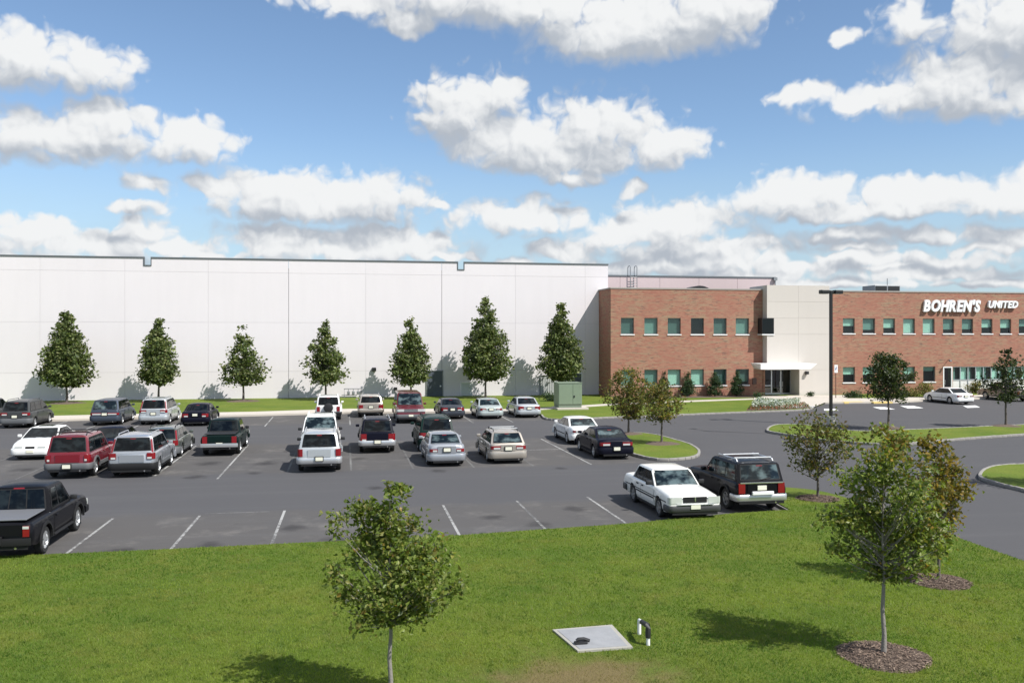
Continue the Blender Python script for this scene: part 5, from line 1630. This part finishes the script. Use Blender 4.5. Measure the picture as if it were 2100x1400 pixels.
# ------------------------------------------------------------------ trees
GREENS = dict(
    wall=[(.082, .112, .032), (.112, .146, .040), (.150, .180, .054), (.058, .084, .028), (.185, .195, .076)],
    maple=[(.125, .172, .030), (.175, .220, .045), (.080, .120, .025), (.24, .27, .08), (.22, .215, .055)],
    olive=[(.135, .142, .036), (.175, .172, .044), (.185, .125, .040), (.085, .100, .026), (.23, .18, .055)],
    gold=[(.24, .165, .035), (.30, .20, .04), (.19, .15, .035), (.15, .14, .035), (.11, .12, .03)],
    thin=[(.125, .135, .038), (.165, .165, .050), (.075, .088, .028), (.18, .115, .042), (.17, .16, .055)],
    dark=[(.040, .056, .022), (.055, .075, .027), (.078, .095, .036), (.030, .044, .018)],
    shrub=[(.025, .052, .016), (.035, .070, .022), (.050, .090, .03)],
)
def tree(name, base, H, trunk, crown, prof, palette, nclump, nleaf, leaf, seed, label, group, cat='tree', gold=None, blobs=None, trunk_r=.06,
         bark='bark', clump=.45, lean=(0, 0), up=.25, hollow=.35, cmat='leaf', aspect=.6, lump=.5, extra_pal=None):
    """base point, overall height, clear trunk height, crown half width, outline [(t, r)]"""
    r = np.random.RandomState(seed)
    root = empty(name, base, 0, label, cat, group)
    ch_ = H - trunk
    ts = [p[0] for p in prof]; rs = [p[1] for p in prof]
    pr = lambda t: np.interp(t, ts, rs)
    ph = r.rand(6) * 6.283
    def rad(t, a):
        return crown * pr(t) * (1.0 + lump * .55 * (np.sin(2 * a + ph[0] + 5 * t) + .8 * np.sin(3 * a + ph[1] - 7 * t) + .6 * np.sin(5 * a + ph[2] + 11 * t)) * .55)
    C = []; tries = 0
    while len(C) < nclump and tries < 40000:
        tries += 1
        t = r.rand(); a = r.rand() * 6.283
        if r.rand() > max(pr(t) ** 1.4, .12): continue
        q = rad(t, a) * (hollow + (1 - hollow) * r.rand() ** .6)
        z = trunk + t * ch_
        c = np.array([q * math.cos(a) + lean[0] * t, q * math.sin(a) + lean[1] * t, z])
        C.append((c, t, a, q))
    if blobs:                                    # crowns with their own lobes: each lobe a ball of twigs
        C = []
        tot_ = sum(q[2] ** 2 for q in blobs)
        for dx_, dz_, br in blobs:
            dep = r.uniform(-.55, .55) * crown * (1 - min(1, abs(dx_) / crown) * .5)
            for _ in range(max(3, int(nclump * br * br / tot_))):
                v = r.normal(size=3); v *= br * (.25 + .62 * r.rand() ** .5) / np.linalg.norm(v)
                la, de = dx_ + v[0], dep + v[1] * 1.15
                c = np.array([la * CY + de * SY, -la * SY + de * CY, max(trunk * .98, dz_ + v[2])])
                C.append((c, min(1, max(0, (c[2] - trunk) / ch_)), math.atan2(c[1], c[0]), math.hypot(c[0], c[1])))
    # trunk and limbs
    n = 9
    pts = []; rr_ = []
    wob = r.normal(size=(n + 1, 2)) * .012 * H / 5
    top = trunk + ch_ * .86
    for i in range(n + 1):
        t = i / n
        z = top * t
        tt = max(0, (z - trunk) / ch_)
        pts.append((wob[i][0] * (i > 0) + lean[0] * tt, wob[i][1] * (i > 0) + lean[1] * tt, z - (.08 if i == 0 else 0)))
        rr_.append(trunk_r * (1.25 if i == 0 else 1) * (1 - .88 * t))
    MB().tube(pts, rr_, 8).build('trunk', M[bark], root, 60)
    b = MB(); order = sorted(range(len(C)), key=lambda i: -C[i][3])
    for i in order[:max(10, int(len(C) * .45))]:
        c, t, a, q = C[i]
        zs = max(trunk * .95 + r.rand() * .55 * max(0, c[2] - trunk), c[2] - q * 1.1 - .1)
        zs = min(zs, top * .97)
        k = zs / top
        s = Vector((lean[0] * max(0, (zs - trunk) / ch_), lean[1] * max(0, (zs - trunk) / ch_), zs))
        e = Vector(c); mid = s.lerp(e, .5) + Vector((0, 0, -.06 * q))
        w = trunk_r * .38 * (1 - .6 * k)
        b.tube([s, mid, e], [w, w * .6, w * .22], 5, cap=False)
    b.build('branch', M[bark], root, 60)
    # foliage: clumps of single leaves, a third of them strung along the twigs
    P_ = []; T_ = []
    pal = np.array(GREENS[palette])
    w = np.array([.5 + r.rand() for _ in C]); w = w / w.sum()
    for (c, t, a, q), wi in zip(C, w):
        m = max(4, int(nleaf * wi))
        cr = clump * (.6 + .7 * r.rand()) * (.65 + .5 * pr(t))
        d = np.clip(r.normal(size=(m, 3)), -1.7, 1.7) * np.array([.5, .5, .42]) * cr
        p = c + d
        axis = np.array([lean[0] * t, lean[1] * t, max(trunk, c[2] - q * .9)])
        k = r.rand(m) < .22
        f = r.rand(m)[:, None] ** .7
        p[k] = (axis + (c - axis) * f[k]) + d[k] * .35
        P_.append(p)
        pc = pal[np.minimum((r.rand(m) ** 1.3 * len(pal)).astype(int), len(pal) - 1)] * (.75 + .5 * r.rand())
        if gold is not None:
            gp = np.array(GREENS['gold'])
            g_ = np.array([gold(*v) for v in p])
            sel = r.rand(m) < g_
            pc[sel] = gp[(r.rand(sel.sum()) * len(gp)).astype(int)]
        T_.append(pc * (.7 + .6 * r.rand(m))[:, None])
    P_ = np.concatenate(P_); T_ = np.concatenate(T_)
    ok = P_[:, 2] > trunk * .82
    P_, T_ = P_[ok], T_[ok]
    me = raw_mesh('foliage', *leaf_cloud(P_, np.full(len(P_), leaf), r, T_, up, .28, aspect), M[cmat])
    obj('crown', me, root)
    return root

CONE = [(0, .35), (.06, .80), (.15, .98), (.3, .93), (.5, .74), (.7, .50), (.85, .29), (.95, .13), (1, .03)]
OVAL = [(0, .25), (.1, .62), (.25, .95), (.42, 1.0), (.6, .88), (.8, .58), (.93, .28), (1, .08)]
ROUND = [(0, .4), (.12, .85), (.3, 1.0), (.55, .95), (.75, .72), (.9, .42), (1, .12)]

# seven along the white wall
WK = .82
wt = [((137, 832), 637, 790, 60, 'broad full conical tree at the left end of the white wall', 300, 1),
      ((325, 829), 652, 785, 43, 'slim conical tree behind the silver minivan', 230, 2),
      ((499, 826), 668, 790, 48, 'thin gappy tree standing clear before the white wall', 120, 3),
      ((668, 823), 658, 785, 44, 'narrow uneven tree behind the white off-roader', 170, 4),
      ((843, 821), 655, 785, 46, 'bright green tree standing beside the steel door', 200, 5),
      ((996, 819), 613, 778, 61, 'tallest and broadest tree, before the wall by the downpipe notch', 330, 6),
      ((1150, 817), 624, 778, 50, 'dense dark tree behind the green utility cabinet', 290, 7)]
for (bx, by), ytop, ycr, hwid, lab, ncl, sd in wt:
    p = atY(bx, by, 84.9); p.z = UZ
    Z = p.x * SY + p.y * CY; ppm = FPX / Z; by = 694 + (CAM_H - UZ) * ppm
    H = (by - ytop) / ppm; tr = (by - ycr) / ppm; cr = WK * hwid / ppm
    thin = sd in (3, 4)
    tree('wall_tree', p, H, tr, cr * 1.0, CONE, 'wall', ncl, int(ncl * (34 if not thin else 30)), .26, 40 + sd, lab, 'trees along the white wall', trunk_r=.10,
         clump=.50 if thin else .55, hollow=.25, cmat='leaf_far', up=.15, lump=.26 if not thin else .62, aspect=.7)
    MULCH.append((p.x, p.y, 1.5 if sd in (1, 3) else 1.1))
# young trees on islands
def young(px, py, ytop, ycr, hwid, pal, lab, sd, z=GZ, ncl=60, npl=40, leaf=.12, grp='young trees on the grass islands', **kw):
    p = at(px, py, z)
    Z = p.x * SY + p.y * CY; ppm = FPX / Z
    if 'lobes' in kw: kw['blobs'] = [((bx - px) / ppm, (py - by) / ppm, br / ppm) for bx, by, br in kw.pop('lobes')]
    return tree('young_tree', p, (py - ytop) / ppm, (py - ycr) / ppm, .86 * hwid / ppm, kw.pop('prof', ROUND), pal, ncl, ncl * npl, leaf, sd, lab, grp, **kw), p, ppm
_, p, _ = young(1289, 889, 752, 858, 52, 'olive', 'browning young tree at the back of the middle grass island', 21, ncl=80, npl=34, leaf=.17, clump=.42, hollow=.2, trunk_r=.07); MULCH.append((p.x, p.y, .8))
_, p, _ = young(1357, 909, 778, 862, 48, 'olive', 'olive young tree at the front of the middle grass island', 22, ncl=62, npl=32, leaf=.16, clump=.40, hollow=.2, trunk_r=.07); MULCH.append((p.x, p.y, .95))
_, p, _ = young(1822, 877, 722, 820, 58, 'dark', 'dark rounded young tree on the long right island', 23, ncl=90, npl=46, leaf=.18, clump=.5, hollow=.15, trunk_r=.08); MULCH.append((p.x, p.y, .8))
_, p, _ = young(2063, 873, 718, 822, 52, 'dark', 'slim young tree before the tan pickup truck', 24, ncl=55, npl=36, leaf=.18, clump=.45, hollow=.2, trunk_r=.08, prof=OVAL); MULCH.append((p.x, p.y, .9))
_s = at(2055, 985, GZ) + Vector((1.7, -1.6, 0)); _k = FPX / (_s.x * SY + _s.y * CY); _px = 1050 + FPX * (_s.x * CY - _s.y * SY) / (_s.x * SY + _s.y * CY); _py = 694 + (CAM_H - GZ) * _k
_, p, _ = young(_px, _py, _py - 4.0 * _k, _py - 1.4 * _k, 1.25 * _k, 'olive', 'young tree on the corner island just outside the right edge', 25, ncl=70, npl=34, leaf=.14, clump=.4, trunk_r=.07)
# young trees on the front lawn
LG = 'young trees on the front lawn'
_, p, k = young(1677, 1022, 832, 985, 68, 'thin', 'sparse olive young tree behind the black boxy SUV', 31, ncl=85, npl=24, leaf=.125, grp=LG, clump=.34, hollow=.15, trunk_r=.05, lobes=[(1668, 862, 30), (1700, 872, 32), (1640, 890, 30), (1680, 908, 46), (1648, 938, 38), (1712, 928, 34), (1735, 900, 22), (1668, 962, 26), (1625, 905, 18)]); MULCH.append((p.x, p.y, .75))
_, p, k = young(1925, 1192, 880, 1120, 78, 'maple', 'golden topped young tree behind the front right lawn tree', 32, ncl=120, npl=26, leaf=.11, grp=LG, clump=.26, hollow=.15, trunk_r=.04, prof=OVAL, lobes=[(1962, 1002, 34), (1930, 950, 42), (1905, 915, 28), (1950, 1048, 40), (1982, 1008, 16), (1925, 1090, 40), (1895, 1000, 44), (1915, 1140, 26)],
      gold=lambda x, y, z: min(1, max(0, (z - .6) / .9)) * .95, lean=(-.05, 0)); MULCH.append((p.x, p.y, .72))
_, p, k = young(1812, 1345, 880, 1180, 130, 'maple', 'leafy green young tree in a mulch ring on the right of the lawn', 33, ncl=190, npl=40, leaf=.090, grp=LG, clump=.24, hollow=.12, trunk_r=.045, bark='bark_pale', lobes=[(1872, 905, 26), (1832, 925, 54), (1790, 948, 48), (1850, 985, 72), (1780, 1012, 66), (1722, 1052, 36), (1700, 1058, 22), (1862, 1062, 74), (1800, 1092, 72), (1740, 1132, 32), (1870, 1132, 56), (1912, 1082, 42), (1820, 1160, 46), (1925, 1112, 24)],
      prof=[(0, .35), (.10, .72), (.3, .98), (.5, 1.0), (.7, .72), (.85, .52), (1, .2)], lump=.5,
      gold=lambda x, y, z: .55 if z > 3.55 else (.04 if x < .4 else .10)); MULCH.append((p.x, p.y, .80))
_, p, k = young(800, 1440, 986, 1278, 138, 'maple', 'open crowned young tree standing alone on the left of the lawn', 36, ncl=150, npl=42, leaf=.088, grp=LG, clump=.22, hollow=.12, trunk_r=.04, bark='bark_pale', lump=.75, lobes=[(812, 1000, 17), (814, 1028, 30), (803, 1062, 54), (740, 1058, 38), (697, 1072, 28), (850, 1105, 56), (790, 1122, 62), (735, 1128, 38), (702, 1208, 18), (722, 1235, 34), (762, 1250, 40), (832, 1190, 70), (885, 1165, 48), (925, 1202, 26), (852, 1248, 48), (785, 1200, 44), (905, 1128, 24), (690, 1180, 10)],
      prof=[(0, .45), (.12, .85), (.3, 1.0), (.45, .95), (.6, .72), (.75, .66), (.88, .34), (1, .05)], gold=lambda x, y, z: .03)
# little conifers along the office front
cg = 'clipped conifers along the office wall'
for px, ytop, hwid, lab in [(1318, 764, 12, 'dark pointed conifer behind the browning island tree'), (1362, 762, 11, 'slender conifer between the lower office windows, second from left'),
                            (1411, 760, 14, 'pointed conifer in the middle of the office conifer row'), (1466, 758, 14, 'pointed conifer second from the entrance'),
                            (1511, 757, 13, 'pointed conifer nearest to the entrance doors')]:
    p = at(px, 812.5, UZ); ppm = FPX / (p.x * SY + p.y * CY)
    tree('conifer', p, (812.5 - ytop) / ppm, .12, hwid / ppm, [(0, .7), (.15, 1.0), (.4, .85), (.7, .5), (1, .05)], 'shrub', 90, 2400, .13, int(px), lab, cg, 'conifer', trunk_r=.05, clump=.28, hollow=.2, cmat='leaf_far', up=.5, lump=.1)
def bush(px, py, ytop, hwid, pal, lab, sd, n=1200, leaf=.16, name='bush', grp='bushes along the buildings'):
    p = at(px, py, UZ); ppm = FPX / (p.x * SY + p.y * CY)
    tree(name, p, (py - ytop) / ppm, .08, hwid / ppm, [(0, .8), (.3, 1), (.7, .8), (1, .3)], pal, 40, n, leaf, sd, lab, grp, 'bush', trunk_r=.03, clump=.35, hollow=.1, cmat='leaf_far', up=.3)
GREENS['burgundy'] = [(.10, .018, .03), (.07, .015, .02), (.05, .02, .02)]
bush(772, 812, 794, 13, 'burgundy', 'small dark red bush at the foot of the white wall', 61, 700)
bush(1897, 814, 786, 24, 'olive', 'yellow green bush on the pavement edge behind the white sedan', 62)
bush(1870, 814, 796, 16, 'olive', 'low brownish bush next to the dark rounded island tree', 63, 700)
bush(2002, 806, 779, 15, 'olive', 'small bush before the storefront panels', 64)
bush(1752, 815, 804, 22, 'shrub', 'low spreading shrub under the first right wing window', 65, 700)
bush(1130, 822, 806, 22, 'shrub', 'low shrub between the louvre and the green utility cabinet', 66, 700)
bush(1555, 815, 806, 10, 'shrub', 'tiny shrub left of the entrance doors', 67, 300)
bush(1662, 813, 805, 6, 'shrub', 'tiny shrub at the foot of the pale tower', 68, 200)
# planting bed of bark below the conifers
bed = [tuple(at(x, y, UZ)[:2]) for x, y in [(1290, 815), (1400, 815.5), (1545, 814.5), (1558, 810.5)]] + [(TX0, BY - .02), (BX0, BY - .02)]
o = sheet('planting_bed', bed, UZ + .006, M['mulch'])

# ------------------------------------------------------------------ mulch rings
def mulch_ring(x, y, rad, z, lab, chips, seed):
    r = np.random.RandomState(seed)
    b = MB(); rows = []
    nr, na = 6, 28
    edge = 1 + .07 * np.array([math.sin(3 * a + seed) + math.sin(5 * a + 2 * seed) * .6 for a in np.linspace(0, 6.283, na, endpoint=False)])
    for i in range(nr + 1):
        t = i / nr
        rows.append([(x + rad * t * edge[k % na] * math.cos(2 * math.pi * k / na), y + rad * t * edge[k % na] * math.sin(2 * math.pi * k / na),
                      z + .10 * min(rad, 1) * (1 - t ** 2) + (.0 if t == 1 else .012 * r.rand()) - .003) for k in range(na + 1)])
    b.grid(rows)
    o = b.build('mulch_ring', M['mulch'], None, 60)
    tag(o, lab, 'mulch ring', 'bark mulch rings around the trees')
    if chips:
        n = chips
        q = rad * np.sqrt(r.rand(n)) * 1.0; a = r.rand(n) * 6.283
        C = np.c_[x + q * np.cos(a), y + q * np.sin(a), z + .10 * min(rad, 1) * (1 - (q / rad) ** 2) + .012 + .012 * r.rand(n)]
        t = np.array([(.20, .14, .105), (.13, .09, .07), (.085, .06, .048), (.27, .20, .15)])[(r.rand(n) * 4).astype(int)] * (.7 + .5 * r.rand(n))[:, None]
        V, F, T = leaf_cloud(C, np.full(n, .075), r, t, 0, .1, .3)
        V = V.reshape(-1, 4, 3); cz_ = V[:, :, 2].mean(1, keepdims=True); V[:, :, 2] = cz_ + (V[:, :, 2] - cz_) * .35
        q = obj('bark_chips', raw_mesh('bark_chips', V.reshape(-1, 3), F, T, M['chip']), o); q['kind'] = 'stuff'
labs = ['the broad leftmost wall tree', 'the slim wall tree behind the silver minivan', 'the thin gappy wall tree', 'the narrow wall tree behind the off-roader', 'the wall tree beside the steel door', 'the tallest wall tree', 'the dark wall tree by the utility cabinet',
        'the back tree of the middle island', 'the front tree of the middle island', 'the dark tree on the long right island', 'the slim tree before the tan pickup',
        'the sparse tree behind the black boxy SUV', 'the golden topped lawn tree', 'the leafy front right lawn tree']
for i, (x, y, rad) in enumerate(MULCH):
    near = y < 35
    mulch_ring(x, y, rad, (GZ if y < 60 else UZ), 'brown bark mulch around ' + labs[i], 0 if not near else 2600, 70 + i)
grass_blades()

# ------------------------------------------------------------------ things on the ground
# pale chamber lid
q = [Vector(p) for p in slab_xy]
lid = empty('chamber_lid', (sum((p for p in q), Vector()) / 4)[:2] + (GZ,) if False else ((q[0].x + q[2].x) / 2, (q[0].y + q[2].y) / 2, GZ), 0, 'square pale concrete chamber lid set in the lawn', 'chamber lid')
inv = Matrix.Translation(-lid.location)
ce = Vector((lid.location.x, lid.location.y, 0))
def lidpoly(s): return [(ce.x + (p.x - ce.x) * s, ce.y + (p.y - ce.y) * s) for p in q]
def slab(poly, z0, z1, m, name, parent):
    b = MB(); n = len(poly)
    b.add([(x, y, z0) for x, y in poly] + [(x, y, z1) for x, y in poly], [list(range(n)), list(range(n, 2 * n))] + [[i, (i + 1) % n, (i + 1) % n + n, i + n] for i in range(n)])
    o = b.build(name, m, parent); o.matrix_parent_inverse = inv; return o
M['lid'] = mat('lid_concrete', (.27, .275, .285), .85, var=.3, vscale=3, bump=.2)
M['lid_rim'] = mat('lid_rim', (.34, .325, .285), .9, var=.15, vscale=3, bump=.2)
slab(lidpoly(1.0), GZ - .05, GZ + .035, M['lid_rim'], 'rim', lid)
slab(lidpoly(.87), GZ + .01, GZ + .042, M['lid'], 'cover', lid)
h0 = at(1172, 1285, GZ + .06)
h = at(1191, 1317, GZ + .06)
b = MB(); b.bevbox(h.x - .12, h.x + .12, h.y - .06, h.y + .06, GZ + .043, GZ + .085, .015)
b.tube([(h.x - .08, h.y, GZ + .1), (h.x - .05, h.y, GZ + .13), (h.x + .06, h.y + .02, GZ + .125), (h.x + .17, h.y + .01, GZ + .085)], .032, 8)
tag(b.build('valve', M['black_plastic'], None, 40), 'small black valve fitting lying on the chamber lid', 'valve')
# white vent pipe with a dark joint
a, c = at(1311, 1300, GZ), at(1329, 1322, GZ)
vp = empty('vent_pipe', a, 0, 'bent white plastic pipe with black elbow beside the chamber lid', 'pipe')
inv = Matrix.Translation(-vp.location)
top1 = a + Vector((0, 0, .27)); top2 = c + Vector((0, 0, .36))
for nm, m, pts, rad in [('pipe', 'pvc', [a - Vector((0, 0, .06)), a + Vector((0, 0, .25)), top1, top1.lerp(top2, .35)], .036),
                        ('elbow', 'black_plastic', [top1.lerp(top2, .33), top1.lerp(top2, .95), top2 - Vector((0, 0, .05)), c + Vector((0, 0, .14))], .05),
                        ('pipe', 'pvc', [c - Vector((0, 0, .06)), c + Vector((0, 0, .15))], .036)]:
    o = MB().tube(pts, rad, 10).build(nm, M[m], vp, 50); o.matrix_parent_inverse = inv

# lamp post on the long island
p = at(1704, 868, GZ); ppm = FPX / (p.x * SY + p.y * CY)
LH = (868 - 594) / ppm
lpst = empty('lamp_post', p, 0, 'tall black lamp post with two box heads before the pale tower', 'lamp post')
b = MB().tube([(0, 0, -.05), (0, 0, .5)], .30, 14); b.build('footing', M['concrete'], lpst, 40)
MB().bevbox(-.09, .09, -.09, .09, .4, LH - .05, .02).build('pole', M['black_metal'], lpst)
for s in (-1, 1):
    MB().bevbox(min(s * .06, s * .25), max(s * .06, s * .25), -.05, .05, LH - .22, LH - .12, .01).build('arm', M['black_metal'], lpst)
    hd = MB().bevbox(min(s * .22, s * .78), max(s * .22, s * .78), -.22, .22, LH - .28, LH - .02, .04).build('lamp_head', M['black_metal'], lpst)
    MB().box(min(s * .3, s * .7), max(s * .3, s * .7), -.15, .15, LH - .29, LH - .279).build('lens', M['alum'], hd)
# parking sign by the tower
p = at(1714, 816, UZ); ppm = FPX / (p.x * SY + p.y * CY)
sg = empty('bay_sign', p, 0, 'small white bay sign on a thin post before the right brick wing', 'sign')
MB().tube([(0, 0, 0), (0, 0, (816 - 750) / ppm)], .04, 6).build('post', mat('rust_post', (.12, .06, .045), .7), sg)
z1, z0 = (816 - 748) / ppm, (816 - 764) / ppm
MB().bevbox(-.17, .17, -.06, -.042, z0, z1, .006).build('plate', M['white_metal'], sg)
b = MB()
b.tube([(0, -.062, z1 - .14), (0, -.062, z1 - .13)], .035, 8)
b.box(-.02, .05, -.066, -.0605, z1 - .42, z1 - .18); b.box(-.09, -.03, -.066, -.0605, z1 - .5, z1 - .3)
b.build('symbol', mat('sign_blue', (.03, .08, .25), .5), sg)
# green utility cabinet
a, c = at(1145, 836.5, UZ + .12), at(1196, 836.5, UZ + .12)
ub = empty('utility_cabinet', ((a.x + c.x) / 2, a.y + .8, UZ), 0, 'large green utility cabinet on a concrete pad before the dark wall tree', 'utility cabinet')
w = (c.x - a.x) / 2; ppm = FPX / (a.x * SY + a.y * CY); hh = (836.5 - 786) / ppm + .12
MB().bevbox(-w - .15, w + .45, -1.15, .95, -.05, .14, .02).build('pad', M['walk'], ub)
MB().bevbox(-w + .03, w - .03, -.77, .8, .141, .36, .01).build('base', mat('cabinet_base', (.15, .19, .14), .6), ub)
bd = MB().bevbox(-w, w, -.8, .85, .361, hh, .035).build('body', M['green_box'], ub)
for x0, x1 in ((-w + .05, w * .22 - .012), (w * .22 + .012, w - .05)):
    MB().bevbox(x0, x1, -.825, -.803, .42, hh - .07, .01).build('door', M['green_box'], ub)
MB().bevbox(w * .22 + .06, w * .22 + .16, -.87, -.826, hh * .5 - .08, hh * .5 + .08, .01).build('handle', M['black_metal'], ub)
MB().bevbox(-w - .03, w + .03, -.84, .88, hh + .001, hh + .05, .012).build('lid', M['green_box'], ub)
# gas meter pipes at the white wall
g0, g1 = atY(706, 797, WY - .5), atY(741, 812, WY - .5)
gm = empty('gas_meter', (g0.x, WY - .5, UZ), 0, 'grey gas meter pipework at the foot of the white wall', 'gas meter')
L_ = g1.x - g0.x; zt = g0.z - UZ
MB().tube([(0, 0, 0), (0, 0, zt), (L_, 0, zt), (L_, 0, .35), (L_, .45, .35)], .045, 8).build('pipe', M['grey_metal'], gm, 50)
MB().tube([(-.25, 0, .25), (L_ * .75, 0, .25)], .04, 8).build('pipe', M['grey_metal'], gm, 50)
for k in range(3):
    x = L_ * (.25 + .28 * k)
    MB().bevbox(x - .13, x + .13, -.12, .12, .3, .62, .05).build('meter', M['grey_metal'], gm)
    MB().tube([(x, 0, .6), (x, 0, zt)], .03, 6).build('pipe', M['grey_metal'], gm)
a = atY(544 / 3.18 + 640, 797, WY)
tag(MB().bevbox(a.x - .16, a.x + .16, WY - .22, WY - .002, a.z - .16, a.z + .16, .03).build('junction_box', M['black_metal']), 'small dark box on the white wall beside the bright green tree', 'junction box')
